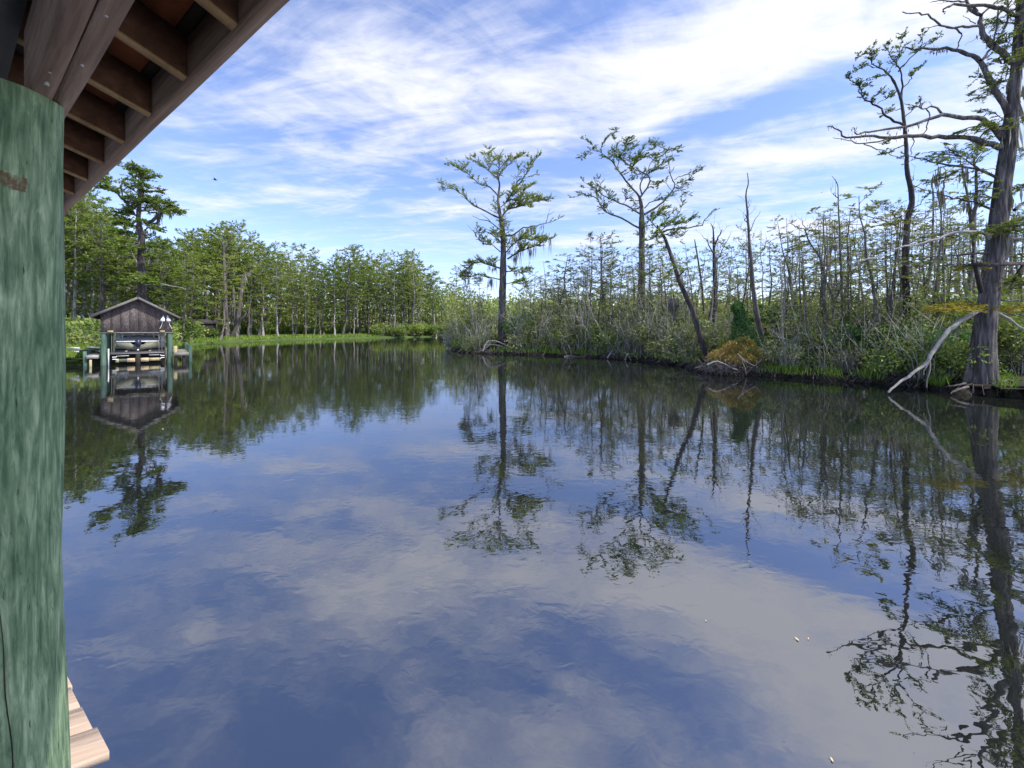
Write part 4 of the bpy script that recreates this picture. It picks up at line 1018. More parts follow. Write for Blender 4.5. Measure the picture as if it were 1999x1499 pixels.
# the big cypress at the water's edge
lk15 = dict(per_m=10, twig=.65, ll=.10, lw=.026, nl=38, up=-.08, flat=.8, tw_r=.006)
A_ = lambda *q: [(1580 + x / 3.568, y / 3.568) for x, y in q]
B_ = lambda *q: [(1480 + x / 2.998, 300 + y / 2.998) for x, y in q]
spray = dict(ll=.10, lw=.026, nl=40, twig=.65, up=-.2)
big = traced_tree("cypress_tree", "huge old cypress with a furrowed grey trunk at the water's edge", "tree", 15.0,
    [(1913, 772, .70), (1914, 745, .62), (1917, 700, .56), (1921, 650, .50), (1928, 600, .46), (1936, 540, .44), (1944, 480, .42), (1950, 420, .41), (1957, 360, .38), (1966, 300, .35), (1973, 240, .31), (1979, 180, .27), (1985, 120, .25), (1990, 60, .23), (1994, 0, .21), (2000, -120, .17), (2003, -260, .11), (2010, -380, .04)],
    [dict(p=A_((1420, 440), (1300, 340), (1220, 250), (1190, 170), (1190, 110), (1130, 70), (1090, 0), (1060, -60)), r=(.14, .04), dep=.15, leaf=.12, moss=.2, ml=.25),
     dict(p=A_((1490, 120), (1420, 100), (1300, 50), (1170, 35), (1000, 40), (945, 55), (940, 75), (948, 90)), r=(.10, .02), dep=-.1),
     dict(p=A_((1170, 80), (1090, 15), (1000, 10), (900, 5), (845, 12)), r=(.05, .012), dep=-.1, twigs=.6, tl=.4),
     dict(p=A_((1385, 800), (1330, 680), (1250, 550), (1190, 430), (1100, 370), (1000, 345), (830, 335), (720, 340), (650, 325)), r=(.15, .025), dep=.1, moss=.9, ml=.22, mw=.03, leaf=.1),
     dict(p=A_((1190, 420), (1240, 370), (1280, 320), (1300, 200), (1310, 80)), r=(.06, .03), dep=.05), dict(p=A_((1290, 310), (1345, 220), (1385, 110), (1385, -20)), r=(.05, .025), dep=.05),
     dict(p=A_((1195, 105), (1270, 40), (1340, -30)), r=(.05, .03), dep=.1),
     dict(p=A_((1175, 180), (1090, 185), (1000, 187), (920, 180), (850, 120), (760, 95), (700, 92), (650, 78)), r=(.06, .018), dep=-.15), dict(p=A_((920, 180), (850, 185), (790, 195)), r=(.025, .008), dep=-.15),
     dict(p=A_((1005, 195), (1060, 240), (1050, 290), (1040, 335)), r=(.035, .025), dep=0), dict(p=A_((1160, 165), (1110, 130), (1065, 108)), r=(.02, .006), dep=0), dict(p=A_((1190, 240), (1130, 290), (1075, 315)), r=(.012, .005), dep=0),
     dict(p=A_((1345, 970), (1260, 870), (1200, 830), (1080, 820), (930, 800), (830, 830), (700, 875), (600, 890), (420, 920), (330, 935), (315, 895)), r=(.13, .02), dep=-.12, moss=.5, ml=.15, mw=.03),
     dict(p=A_((1190, 825), (1225, 790)), r=(.05, .01)), dict(p=A_((935, 800), (870, 745), (790, 755), (740, 740), (660, 725)), r=(.05, .012), dep=.2, twigs=1.2, tl=.3), dict(p=A_((770, 750), (768, 660)), r=(.025, .012)), dict(p=A_((780, 750), (800, 705)), r=(.025, .02)),
     dict(p=A_((815, 760), (838, 800), (820, 880), (805, 930)), r=(.03, .02), dep=0),
     dict(p=A_((1330, 1030), (1180, 975), (1050, 955), (900, 955), (730, 945), (550, 955), (400, 945), (260, 955), (200, 900), (130, 880)), r=(.14, .02), dep=.08, moss=.8, ml=.14, mw=.03),
     dict(p=A_((550, 965), (380, 1000), (300, 985), (230, 960), (160, 960)), r=(.035, .01), dep=.08), dict(p=A_((380, 1005), (520, 1050), (600, 1090), (660, 1110)), r=(.025, .012), dep=.08),
     dict(p=A_((720, 960), (718, 1030), (705, 1085)), r=(.02, .015), dep=0),
     dict(p=A_((1330, 1250), (1160, 1175), (950, 1150), (800, 1110), (680, 1085)), r=(.07, .015), dep=.2, leaf=.35, start=.05), dict(p=A_((1200, 1190), (1100, 1110), (1030, 1090), (930, 1110)), r=(.03, .01), dep=-.3, leaf=1.1, start=.2),
     dict(p=A_((1130, 1170), (1060, 1180), (960, 1240)), r=(.02, .008), dep=.3, leaf=1.0, start=.2), dict(p=A_((1060, 1160), (1040, 1060), (990, 1010)), r=(.02, .008), leaf=.8), dict(p=A_((1330, 1260), (1250, 1290), (1210, 1340)), r=(.03, .01), leaf=1.0, start=.1),
     dict(p=A_((1320, 1470), (1150, 1410), (1000, 1380), (900, 1350), (730, 1300)), r=(.06, .012), dep=.1),
     dict(p=B_((1390, 520), (1350, 480), (1300, 462), (1200, 460), (1140, 465), (1000, 515), (850, 545), (720, 600), (580, 630)), r=(.11, .018), dep=.05, pale=True),
     dict(p=B_((1360, 580), (1200, 590), (1080, 600), (930, 620)), r=(.05, .012), dep=.25, moss=.3, ml=.5),
     dict(p=B_((1320, 905), (1180, 980), (1090, 1060), (1030, 1150), (980, 1230), (900, 1290), (820, 1340), (765, 1395)), r=(.11, .045), dep=-.05, pale=True), dict(p=B_((1005, 1190), (1000, 1260), (985, 1365)), r=(.035, .02), dep=0, pale=True), dict(p=B_((1000, 1220), (975, 1270), (965, 1300)), r=(.03, .012), dep=0, pale=True),
     dict(p=B_((1400, 930), (1500, 990), (1600, 1050), (1750, 1150)), r=(.07, .03), dep=-.2, pale=True), dict(p=B_((1420, 855), (1490, 860), (1620, 845)), r=(.05, .03), dep=-.1), dict(p=B_((1400, 935), (1500, 940), (1640, 945)), r=(.035, .02), dep=.1),
     dict(p=B_((1290, 740), (1330, 748)), r=(.03, .02), pale=True), dict(p=B_((1480, 500), (1560, 500), (1680, 480)), r=(.08, .04)), dict(p=B_((1470, 430), (1540, 420), (1660, 400)), r=(.08, .03), leaf=.9, lk=spray),
     dict(p=B_((1500, 330), (1560, 280), (1650, 260)), r=(.08, .03), leaf=.6, lk=spray)] +
    [dict(p=B_(*q), r=(.02, .006), dep=dp, leaf=lf, start=.05, lk=spray) for q, dp, lf in (
        (((1420, 420), (1340, 440), (1280, 470)), -.4, 1.0), (((1420, 440), (1500, 400), (1600, 380)), -.5, 1.5), (((1400, 430), (1440, 460), (1520, 450)), -.8, 1.2),
        (((1390, 800), (1450, 790), (1540, 770)), -.6, 1.8), (((1380, 790), (1440, 760), (1580, 760)), .3, 1.5), (((1470, 600), (1540, 590), (1620, 590)), -.3, 1.3), (((1330, 660), (1260, 655), (1180, 670)), .4, 1.0), (((1480, 200), (1540, 180), (1600, 200)), .2, 1.2), (((1400, 250), (1360, 260), (1330, 280)), -.3, .9), (((1420, 100), (1350, 90), (1290, 120)), .5, .7))] +
    [dict(p=A_(*q), r=(.02, .005), dep=dp, leaf=lf, start=.1, lk=spray) for q, dp, lf in (
        (((1420, 500), (1370, 440), (1300, 440)), .3, .8), (((1430, 330), (1390, 300), (1330, 300)), .3, .8), (((1400, 620), (1370, 600), (1310, 570)), -.4, .8), (((1400, 700), (1350, 660), (1300, 640)), .4, .8), (((1290, 630), (1230, 620), (1160, 625)), .1, .7),
        (((1260, 870), (1180, 880), (1090, 915)), -.2, .9), (((1360, 850), (1290, 780), (1230, 775)), .3, .6), (((1450, 200), (1400, 150), (1330, 170)), .4, .9), (((1480, 60), (1430, 30), (1380, 40)), -.4, .9), (((1470, 230), (1430, 250), (1370, 270)), -.3, .9), (((1400, 900), (1340, 900), (1280, 860)), -.6, .8), (((1480, 380), (1530, 330), (1600, 320)), .2, .9), (((1480, 650), (1540, 640), (1620, 650)), .2, .9), (((1500, 800), (1560, 790), (1640, 800)), -.2, .9), (((1470, 1050), (1540, 1040), (1620, 1030)), .3, .9))],
    (M['bark_big'], M['leaf_near'], M['bark_pale']), leaf=lk15, trunk_sides=80, rough=.008, flare=.25, moss_trunk=6, extra=4, ridges=.065, rk=.78, jit=.02, sub=.25, sub_len=.8)
# golden sprays low on the big cypress
gold, gtw = MB(), MB(); bp_ = V(*big.location)
for q, dp in ((((1310, 880), (1200, 885), (1100, 880), (1010, 895)), -.25), (((1310, 890), (1180, 905), (1060, 905)), -.6), (((1330, 905), (1420, 900), (1550, 905)), -.5), (((1350, 895), (1450, 890), (1600, 890)), .2), (((1300, 870), (1180, 870), (1080, 868)), .2), (((1290, 650), (1240, 655), (1190, 662)), -.3)):
    foliate(gold, gtw, smooth_path(px_limb(B_(*q), 14.9, dp)), .05, per_m=13, twig=.55, ll=.10, lw=.028, nl=32, up=-.28, flat=.9, tw_r=.004)
gold.shifted(bp_); gtw.shifted(bp_); gold.build("golden_foliage", M['leaf_gold'], big, kind='stuff', label="yellow-green foliage low on the trunk"); gtw.build("twigs", M['bark_dark'], big, kind='stuff')

# timber frame nailed to the big cypress
ts = thing("tree_stand", "dark squared timber frame braced against the huge cypress trunk", "tree stand", tuple(at(1930, 520, 15)))
tsp = at(1930, 520, 15)
for a, b, w in (((1903, 518), (1999, 515), .11), ((1904, 516), (1916, 572), .10), ((1999, 518), (1978, 550), .10), ((1905, 517), (1908, 515), .1)):
    for dd in (14.35,):
        pa, pb = at(*a, dd) - tsp, at(*b, dd) - tsp
        if np.linalg.norm(pa - pb) > .1:
            MB().beam(pa, pb, w, w, up=(0, 1, .05)).build("timber", M['wood_dark'] if w < .105 else M['bark_dark'], ts)
MB().beam(at(1904, 515, 14.3) - tsp, at(1904, 515, 15.9) - tsp, .1, .1).build("timber", M['bark_dark'], ts)
MB().beam(at(1904, 515, 15.8) - tsp, at(2010, 513, 15.8) - tsp, .1, .1, up=(0, 1, .05)).build("timber", M['bark_dark'], ts)

# the tall mossy cypress behind the boathouse
z3 = (3.7475, 100, 300)
lk50 = dict(per_m=6, twig=1.2, ll=.36, lw=.15, nl=14, up=.1, flat=.5, tw_r=.014)
traced_tree("cypress_tree", "tall dark mossy cypress towering above the boathouse roof", "tree", 49,
    [(668, 1300, .75), (665, 1080, .66), (660, 900, .55), (660, 750, .50), (660, 600, .42), (640, 500, .34), (640, 400, .26), (645, 300, .22), (650, 220, .12), (660, 120, .04)],
    [dict(p=[(600, 440), (570, 380), (530, 340), (480, 290), (420, 240), (390, 190), (375, 150)], r=(.20, .03), leaf=1.1, start=.35), dict(p=[(520, 320), (515, 240), (540, 190), (590, 200)], r=(.08, .02), leaf=.6),
     dict(p=[(430, 250), (390, 215), (360, 185)], r=(.06, .02), leaf=1.2, start=.1), dict(p=[(470, 285), (430, 270), (390, 250)], r=(.05, .02), leaf=1.2, start=.1),
     dict(p=[(645, 300), (600, 260), (580, 220)], r=(.07, .02), leaf=1.4), dict(p=[(650, 280), (700, 270), (710, 250)], r=(.06, .02), leaf=1.5, start=.1), dict(p=[(650, 220), (690, 180), (690, 130)], r=(.05, .02), leaf=1.5, start=.1), dict(p=[(650, 200), (625, 150), (640, 115)], r=(.05, .02), leaf=1.5, start=.1), dict(p=[(645, 360), (700, 340), (735, 320)], r=(.07, .02), leaf=1.4, start=.1),
     dict(p=[(640, 400), (590, 370), (560, 350)], r=(.07, .02), leaf=1.6, start=.1), dict(p=[(640, 460), (560, 430), (490, 440)], r=(.10, .02), leaf=1.9, start=.1, moss=.5),
     dict(p=[(690, 520), (740, 490), (790, 440), (830, 400), (880, 375), (910, 400)], r=(.24, .03), leaf=1.2, start=.5, moss=1.2, ml=1.3, mw=.14), dict(p=[(790, 440), (780, 390), (760, 360)], r=(.08, .02), leaf=1.6, start=.1), dict(p=[(850, 390), (870, 430), (900, 440)], r=(.06, .02), leaf=1.4, start=.1, moss=.8, mw=.12), dict(p=[(650, 430), (700, 400), (760, 390)], r=(.08, .02), leaf=1.4),
     dict(p=[(640, 540), (580, 520), (510, 510)], r=(.10, .02), leaf=2.0, start=.05, moss=.7, mw=.12), dict(p=[(640, 580), (590, 590), (540, 570)], r=(.10, .02), leaf=2.0, start=.05, moss=.9, mw=.12), dict(p=[(680, 560), (730, 540), (780, 560)], r=(.09, .02), leaf=1.7, moss=.8, mw=.12),
     dict(p=[(650, 700), (720, 680), (790, 690)], r=(.10, .02), leaf=2.0, start=.05, moss=.8, mw=.12), dict(p=[(650, 780), (740, 770), (830, 750)], r=(.09, .02), leaf=1.0, moss=.9, mw=.12), dict(p=[(640, 660), (580, 650), (540, 680)], r=(.09, .02), leaf=1.5, moss=.7, mw=.12),
     dict(p=[(640, 830), (600, 740), (540, 650), (495, 625)], r=(.08, .03), pale=True, dep=-.3), dict(p=[(650, 920), (720, 930), (770, 950)], r=(.09, .02), leaf=2.0, start=.05, moss=.5), dict(p=[(650, 920), (590, 930), (545, 930)], r=(.09, .02), leaf=1.8, start=.05, moss=.5), dict(p=[(670, 960), (800, 950), (900, 970), (985, 990)], r=(.07, .03), pale=True, dep=-.2)],
    (M['bark_dark'], M['leaf_forest'], M['bark_pale']), z3, leaf=lk50, base_z=.4, moss_trunk=20, extra=10, flare=.4, sub=.3, sub_len=1.8)

# ------------------------------------------------------------------ generic trees of the wood and the swamp
def gen_tree(kind, h, seed):
    """one tree at the origin -> list of (part name, mesh)"""
    global rng
    keep = rng; rng = np.random.default_rng(seed)
    tr, lf, tw, ms_ = MB(), MB(), MB(), MB()
    n = 10; zs = np.linspace(-.3, h, n)
    if kind == 'forest':
        r0 = rng.uniform(.22, .34); lean = rng.normal(size=2) * .02; cs = rng.uniform(.34, .55); nb = 30; reach = rng.uniform(2.6, 3.6)
        fk = dict(per_m=3.4, twig=1.25, ll=.40, lw=.165, nl=16, up=.10, flat=.35, tw_r=.018)
    elif kind == 'young':
        r0 = rng.uniform(.09, .15); lean = rng.normal(size=2) * .04; cs = rng.uniform(.25, .5); nb = 22; reach = rng.uniform(1.1, 2.1)
        fk = dict(per_m=4.0, twig=.75, ll=.21, lw=.08, nl=10, up=.10, flat=.4, tw_r=.009)
    elif kind == 'feathery':
        r0 = rng.uniform(.07, .11); lean = rng.normal(size=2) * .04; cs = rng.uniform(.3, .55); nb = 18; reach = rng.uniform(.9, 1.6)
        fk = dict(per_m=3.6, twig=.55, ll=.11, lw=.036, nl=16, up=.10, flat=.6, tw_r=.006)
    elif kind == 'sapling':
        r0 = rng.uniform(.035, .06); lean = rng.normal(size=2) * .08; cs = rng.uniform(.12, .25); nb = 26; reach = rng.uniform(.8, 1.3)
        fk = dict(per_m=4.2, twig=.5, ll=.105, lw=.042, nl=14, up=.22, flat=.8, tw_r=.005)
    else:
        r0 = rng.uniform(.06, .13); lean = rng.normal(size=2) * .05; cs = .35; nb = 11; reach = rng.uniform(.7, 1.5)
    wob = np.cumsum(rng.normal(size=(n, 2)) * h * .006, 0)
    P = np.column_stack([lean[0] * (zs + .3) + wob[:, 0], lean[1] * (zs + .3) + wob[:, 1], zs]); P[0, :2] = 0
    rad = r0 * (1 - .88 * (zs / h).clip(0, 1)) * (1 + .7 * np.exp(-np.maximum(zs, 0) / (1.0 if kind == 'forest' else .4)))
    path = smooth_path(np.column_stack([P, rad]), 24)
    tr.tube(path[:, :3], path[:, 3].clip(.012), sides=8 if kind == 'forest' else 6, rough=.05)
    g = rng.uniform(0, 6.28)
    for i in range(nb):
        f = cs + (1 - cs) * (i + rng.uniform(0, .9)) / nb
        if kind == 'dead': f = rng.uniform(cs, .98)
        p0 = path_points(path[:, :3], np.array([f]))[0][0]
        g += 2.4 + rng.normal() * .4
        rel = (f - cs) / (1 - cs)
        prof = (.55 + .75 * math.sin(math.pi * min(1, rel * .85 + .12))) * (1.0 if rel < .85 else .75)
        Lb = reach * prof * rng.uniform(.65, 1.2)
        el = rng.uniform(-.05, .35) + (.35 if rel > .85 else 0)
        d = V(math.cos(g), math.sin(g), el)
        pts = [p0, p0 + d * Lb * .35 + V(0, 0, .06 * Lb), p0 + d * Lb * .7, p0 + d * Lb + V(0, 0, rng.normal() * .08 * Lb)]
        bpth = smooth_path(pts, 7, .03 * Lb)
        tr.tube(bpth, r0 * .22 * (1 - .5 * rel), r0 * .04, 4)
        if kind == 'dead':
            bare_twigs(tr, bpth, .1, 2.0, .55, .010, .7)
        else:
            foliate(lf, tw, bpth, .15, **fk)
            if rng.random() < (.25 if kind == 'forest' else .10): hang_moss(ms_, bpth, .2, 4, .9 if kind == 'forest' else .5, .10 if kind == 'forest' else .06)
    if kind == 'forest':     # dead stubs under the crown and a few low sprays
        for i in range(6):
            f = rng.uniform(.15, cs); p0 = path_points(path[:, :3], np.array([f]))[0][0]; a = rng.uniform(0, 6.28)
            e = p0 + V(math.cos(a), math.sin(a), .1) * rng.uniform(.8, 2.0)
            b_ = smooth_path([p0, e], 4); tr.tube(b_, .035, .01, 4)
            if i % 2: foliate(lf, tw, b_, .2, **fk)
            else: hang_moss(ms_, b_, .2, 5, 1.0, .1)
    rng = keep
    return tr, lf, tw, ms_

def proto_meshes(kind, h, seed, bark, leaf):
    tr, lf, tw, ms_ = gen_tree(kind, h, seed)
    parts = [("trunk", tr.mesh("trunk", M[bark], True))]
    if tw.n: parts.append(("twigs", tw.mesh("twigs", M[bark])))
    if lf.n: parts.append(("crown", lf.mesh("crown", M[leaf])))
    if ms_.n: parts.append(("moss", ms_.mesh("moss", M['moss'])))
    return parts
def put(name, label, cat, parts, loc, rz, sc, group=None):
    o = thing(name, label, cat, loc, rz, group)
    o.scale = sc if not np.isscalar(sc) else (sc, sc, sc)
    for nm, me in parts:
        c = bpy.data.objects.new(nm, me); C.objects.link(c); c.parent = o
        if nm in ("crown", "twigs", "moss"): c['kind'] = 'stuff'
    return o

FOREST = [proto_meshes('forest', 24, 100 + s, 'bark_pale' if s % 3 == 0 else 'bark_grey', 'leaf_forest') for s in range(8)]
YOUNG = [proto_meshes('young', 12, 200 + s, 'bark_grey', 'leaf_swamp') for s in range(9)]
FEATHERY = [proto_meshes('feathery', 12, 600 + s, 'bark_grey', 'leaf_swamp') for s in range(7)]
SAPLING = [proto_meshes('sapling', 5.5, 500 + s, 'bark_grey', ('leaf_shrub', 'leaf_swamp', 'leaf_cypress')[s % 3]) for s in range(6)]
DEAD = [proto_meshes('dead', 10, 300 + s, 'bark_grey' if s % 2 else 'bark_pale', 'leaf_swamp') for s in range(7)]

# left wood: rows behind the bank, tops following the skyline
SKY_X = [-300, 100, 170, 200, 235, 300, 345, 400, 450, 475, 520, 560, 610, 640, 690, 720, 760, 795, 830, 860, 885, 920, 1000]
SKY_Y = [300, 365, 385, 425, 450, 475, 470, 458, 450, 468, 482, 490, 500, 512, 492, 500, 512, 502, 525, 548, 565, 580, 590]
SHORE_LABEL = {}
def shore_label(px):
    if px < 190: return "lush green cypress in the wood beside the boathouse, at the green pole's edge"
    if px < 360: return "green cypress in the wood directly behind the boathouse"
    if px < 500: return "green cypress in the wood behind the mossy twin trunks"
    if px < 730: return "tall cypress with bare pale trunk behind the grassy bank"
    return "distant green cypress where the channel narrows"
def wood_tree(px, D, ytop, seed_i, label=None, group=None, sx=1.0):
    h = EYE + (HOR - ytop) / FPX * D
    z0 = .5
    sc = max(.25, (h - z0) / 24.0)
    x = (px - 999.5) / FPX * D
    w = sx * (sc ** .55) * rng.uniform(.85, 1.15)
    return put("cypress_tree", label or shore_label(px), "tree", FOREST[seed_i % 8], (x, D, z0), rng.uniform(0, 6.28), (w, w, sc), group or "cypresses of the wood along the grassy bank")
ORD = ['first', 'second', 'third', 'fourth', 'fifth', 'sixth', 'seventh', 'eighth', 'ninth', 'tenth', 'eleventh', 'twelfth', 'thirteenth', 'fourteenth', 'fifteenth', 'sixteenth', 'seventeenth', 'eighteenth', 'nineteenth', 'twentieth'] + [f'{k}th' if k % 10 not in (1, 2, 3) else f'{k}' + {1: 'st', 2: 'nd', 3: 'rd'}[k % 10] for k in range(21, 110)]
cnt = 0
for row, (off, step, drop) in enumerate(((3, 30, 40), (9, 25, 14), (17, 22, 4), (28, 22, 0), (42, 24, -2))):
    px = 60 + rng.uniform(0, 20); cnt = 0
    while px < 905:
        d0 = bank_d(LB_PX, px)
        k = 1 + (d0 / 80) * .6
        D = d0 + off * k + rng.normal() * 2
        if px < 345: D = max(D, 46 + off * 1.2 + rng.normal() * 2)
        if 215 < px < 330: D = max(D, 54 + off * 1.1)
        if row == 0 and (px < 200 or 430 < px < 470): px += step; continue
        yt = np.interp(px, SKY_X, SKY_Y) + drop * rng.uniform(.4, 1.6) + rng.normal() * 16 + 6
        si = int(rng.integers(0, 8))
        wood_tree(px, D, yt, si, row < 3 and f"{'pale' if si % 3 == 0 else 'grey'}-trunked cypress of the wood's {('front', 'second', 'third')[row]} row, {ORD[cnt]} from the green pole"); cnt += 1
        px += step * rng.uniform(.7, 1.3) * (1.0 if px < 700 else .8)

# a few that stand out at the water's edge
def lone(px, py_base, D, ytop, i, label, w=1.0):
    return wood_tree(px, D, ytop, i, label, None, w)
lone(668, 656, 108, 486, 2, "cypress with a thick pale swollen trunk and a crooked top on the grassy bank", 1.15)
lone(612, 655, 104, 505, 3, "slim pale leaning cypress on the grassy bank beside the swollen trunk", .8)
lone(505, 655, 92, 478, 0, "straight pale cypress on the grassy bank nearest the mossy twin trunks", .8)
lone(800, 655, 132, 500, 4, "flat-topped tall cypress standing over the bank where the channel narrows", 1.0)
traced_tree("cypress_tree", "bare-topped mossy twin trunks standing in the water's edge beside the grassy bank", "tree", 80,
    [(445, 668, .9), (443, 640, .55), (440, 580, .42), (437, 500, .33), (438, 478, .25)],
    [dict(p=[(438, 485), (432, 470), (425, 462)], r=(.14, .03), twigs=.4), dict(p=[(438, 485), (446, 472), (452, 462), (447, 455)], r=(.16, .03), twigs=.3, leaf=.5), dict(p=[(440, 490), (455, 478), (468, 462)], r=(.14, .03), leaf=.3),
     dict(p=[(446, 668), (462, 640), (468, 590), (474, 545), (478, 530)], r=(.6, .25), moss=1.5, ml=2.2, mw=.25, dep=0), dict(p=[(462, 640), (458, 600), (455, 560)], r=(.35, .15), moss=1.5, ml=2.0, mw=.22, dep=0), dict(p=[(474, 540), (490, 530), (500, 522)], r=(.12, .03), leaf=.8, moss=.8, mw=.2),
     dict(p=[(468, 620), (480, 610), (486, 600)], r=(.08, .03), leaf=1.2, moss=.6, mw=.2), dict(p=[(438, 540), (425, 535), (415, 528)], r=(.08, .03), leaf=1.2, moss=.6, mw=.2), dict(p=[(440, 600), (428, 590), (416, 592)], r=(.08, .03), leaf=1.2, moss=.6, mw=.2), dict(p=[(446, 650), (440, 640), (433, 644)], r=(.10, .05), pale=True)],
    (M['bark_grey'], M['leaf_forest'], M['bark_pale']), leaf=dict(per_m=3, twig=1.4, ll=.5, lw=.2, nl=12, up=.1, tw_r=.02), base_z=-.1, flare=.6, moss_trunk=10)

# right swamp: thin young cypresses and snags
TOP_X = [860, 930, 1000, 1060, 1100, 1180, 1215, 1260, 1330, 1400, 1500, 1600, 1700, 1800, 1900, 2000, 2200]
TOP_Y = [560, 545, 575, 505, 510, 460, 485, 485, 475, 458, 435, 415, 395, 385, 400, 385, 385]
def swamp_tree(px, D, ytop, parts, base, name, label, cat, group, w=None):
    h = max(2.0, EYE + (HOR - ytop) / FPX * D - .35); sc = h / base
    w = w or (sc ** .6) * rng.uniform(.85, 1.2)
    return put(name, label, cat, parts, ((px - 999.5) / FPX * D, D, .35), rng.uniform(0, 6.28), (w, w, sc), group)
def clear_of(px, D):
    """nothing grows in front of the trunks that the view shows down to the water"""
    return not ((1845 < px < 2110 and D < 17.4) or (950 < px < 1008 and D < 47.5) or (1330 < px < 1402 and D < 25.6) or (1380 < px < 1520 and D < 25.6))
YL, YG = "thin young cypress with sparse feathery sprays in the swamp wood", "young cypresses of the swamp wood"
DL, DG = "thin bare grey dead tree standing in the swamp wood", "bare dead trees of the swamp wood"
for row, (o0_, o1_, ny, nd) in enumerate(((1.2, 4, 16, 16), (4, 10, 32, 22), (10, 22, 36, 22), (22, 45, 36, 10))):
    for i in range(ny):
        px = 880 + (2060 - 880) * (i + rng.uniform(0, 1)) / ny
        D = bank_d(RB_PX, max(px, 890)) + rng.uniform(o0_, o1_)
        if not clear_of(px, D): continue
        yt = np.interp(px, TOP_X, TOP_Y) + abs(rng.normal()) * 38 + (20 if row == 0 else 0)
        if px > 1400 and rng.random() < (.05, .15, .2, .25)[row]: continue
        swamp_tree(px, D, min(yt, 620), YOUNG[int(rng.integers(0, 9))] if D > 28 else FEATHERY[int(rng.integers(0, 7))], 12, "young_cypress", YL if row > 1 else f"thin feathery young cypress {'near the swamp shore' if row == 0 else 'a little inland'}, {ORD[i]} from the tip of the point", "tree", YG)
    for i in range(nd):
        px = 900 + (2030 - 900) * (i + rng.uniform(0, 1)) / nd
        if row and px < 1350 and rng.random() < .35: continue
        D = bank_d(RB_PX, px) + rng.uniform(o0_, o1_)
        if not clear_of(px, D): continue
        yt = np.interp(px, TOP_X, TOP_Y) + abs(rng.normal()) * 45 - 5
        swamp_tree(px, D, min(yt, 625), DEAD[int(rng.integers(0, 7))], 10, "dead_tree", DL if row > 1 else f"thin bare dead tree {'near the swamp shore' if row == 0 else 'a little inland'}, {ORD[i]} from the tip of the point", "dead tree", DG)
for i in range(92):
    px = 890 + (2050 - 890) * (i + rng.uniform(0, 1)) / 92
    D = bank_d(RB_PX, px) + (rng.uniform(1, 5) if i % 2 else rng.uniform(5, 14))
    if not clear_of(px, D): continue
    yt = rng.uniform(550, 622) - (18 if px > 1450 else 0)
    si = int(rng.integers(0, 6))
    swamp_tree(px, D, yt, SAPLING[si], 5.5, "sapling", f"airy {('bright green', 'grey-green', 'yellow-green')[si % 3]} leafy sapling in the swamp thicket, {ORD[i] if i < 70 else str(i + 1) + 'th'} from the point", "tree", "leafy saplings of the swamp thicket")
swamp_tree(1180, 40, 462, YOUNG[2], 12, "young_cypress", "layered young cypress topping the others just before the flat-topped cypress", "tree", None, 1.6)
swamp_tree(1070, 45, 498, YOUNG[5], 12, "young_cypress", "young cypress with a bushy top next to the cypress at the tip of the point", "tree", None, 1.5)
swamp_tree(1716, 19.5, 380, YOUNG[7], 12, "young_cypress", "dark upright cypress with drooping bare limbs next to the slim tufted tree", "tree", None, 1.25)
swamp_tree(1812, 24, 345, YOUNG[3], 12, "young_cypress", "feathery thin cypress rising behind the slim tufted tree", "tree", None, 1.1)

# ------------------------------------------------------------------ shrubs, brush, grass
def shrub_mesh(seed, w, h, n, ll, lw, mat, stems=True, cone=False):
    global rng
    keep = rng; rng = np.random.default_rng(seed)
    lf, st_ = MB(), MB()
    k = 9
    cen = np.column_stack([rng.normal(size=k) * w * .34, rng.normal(size=k) * w * .34, rng.uniform(.25, .8, k) * h])
    rad = rng.uniform(.25, .45, k) * min(w, h)
    ci = rng.integers(0, k, n)
    dr = nrm(rng.normal(size=(n, 3))); rr = rad[ci] * rng.uniform(.55, 1.05, n)
    p = cen[ci] + dr * rr[:, None] * V(1, 1, .75); p[:, 2] = np.maximum(p[:, 2], .02)
    lf.leaves(p, nrm(dr + rng.normal(size=(n, 3)) * .8), dr + rng.normal(size=(n, 3)) * .6 + V(0, 0, .6), ll * rng.uniform(.6, 1.4, n), lw * rng.uniform(.6, 1.4, n))
    ns = 16
    a = rng.uniform(0, 6.28, ns); b0 = np.column_stack([np.cos(a), np.sin(a), np.zeros(ns)]) * w * .1
    tip = np.column_stack([np.cos(a) * w * .42, np.sin(a) * w * .42, rng.uniform(.6, 1.15, ns) * h])
    mid = (b0 + tip) * .5 + V(0, 0, .12 * h) + rng.normal(size=(ns, 3)) * .06 * w
    st_.tubes(np.stack([b0, mid, tip], 1), np.column_stack([np.full(ns, .022), np.full(ns, .014), np.full(ns, .005)]), 4)
    rng = keep
    return [("foliage", lf.mesh("foliage", M[mat])), ("stems", st_.mesh("stems", M['brush']))]
def put_shrub(parts, label, loc, sc, group, name="shrub", cat="shrub"):
    o = thing(name, label, cat, loc, rng.uniform(0, 6.28), group); o.scale = sc if not np.isscalar(sc) else (sc,) * 3
    for nm, me in parts:
        c = bpy.data.objects.new(nm, me); C.objects.link(c); c.parent = o; c['kind'] = 'stuff'
    return o
SH = [shrub_mesh(400 + s, 1.6, 1.5, 1900, .12, .05, 'leaf_shrub') for s in range(4)]
SD = [shrub_mesh(420 + s, 1.6, 1.6, 1700, .11, .05, 'leaf_swamp') for s in range(3)]
SK = [shrub_mesh(440 + s, 1.6, 1.8, 1500, .15, .07, 'leaf_dark') for s in range(2)]
SF = [shrub_mesh(460 + s, 3.2, 2.4, 1500, .34, .15, 'leaf_shrub') for s in range(3)]
SFD = [shrub_mesh(470 + s, 3.2, 2.8, 1400, .36, .16, 'leaf_forest') for s in range(3)]
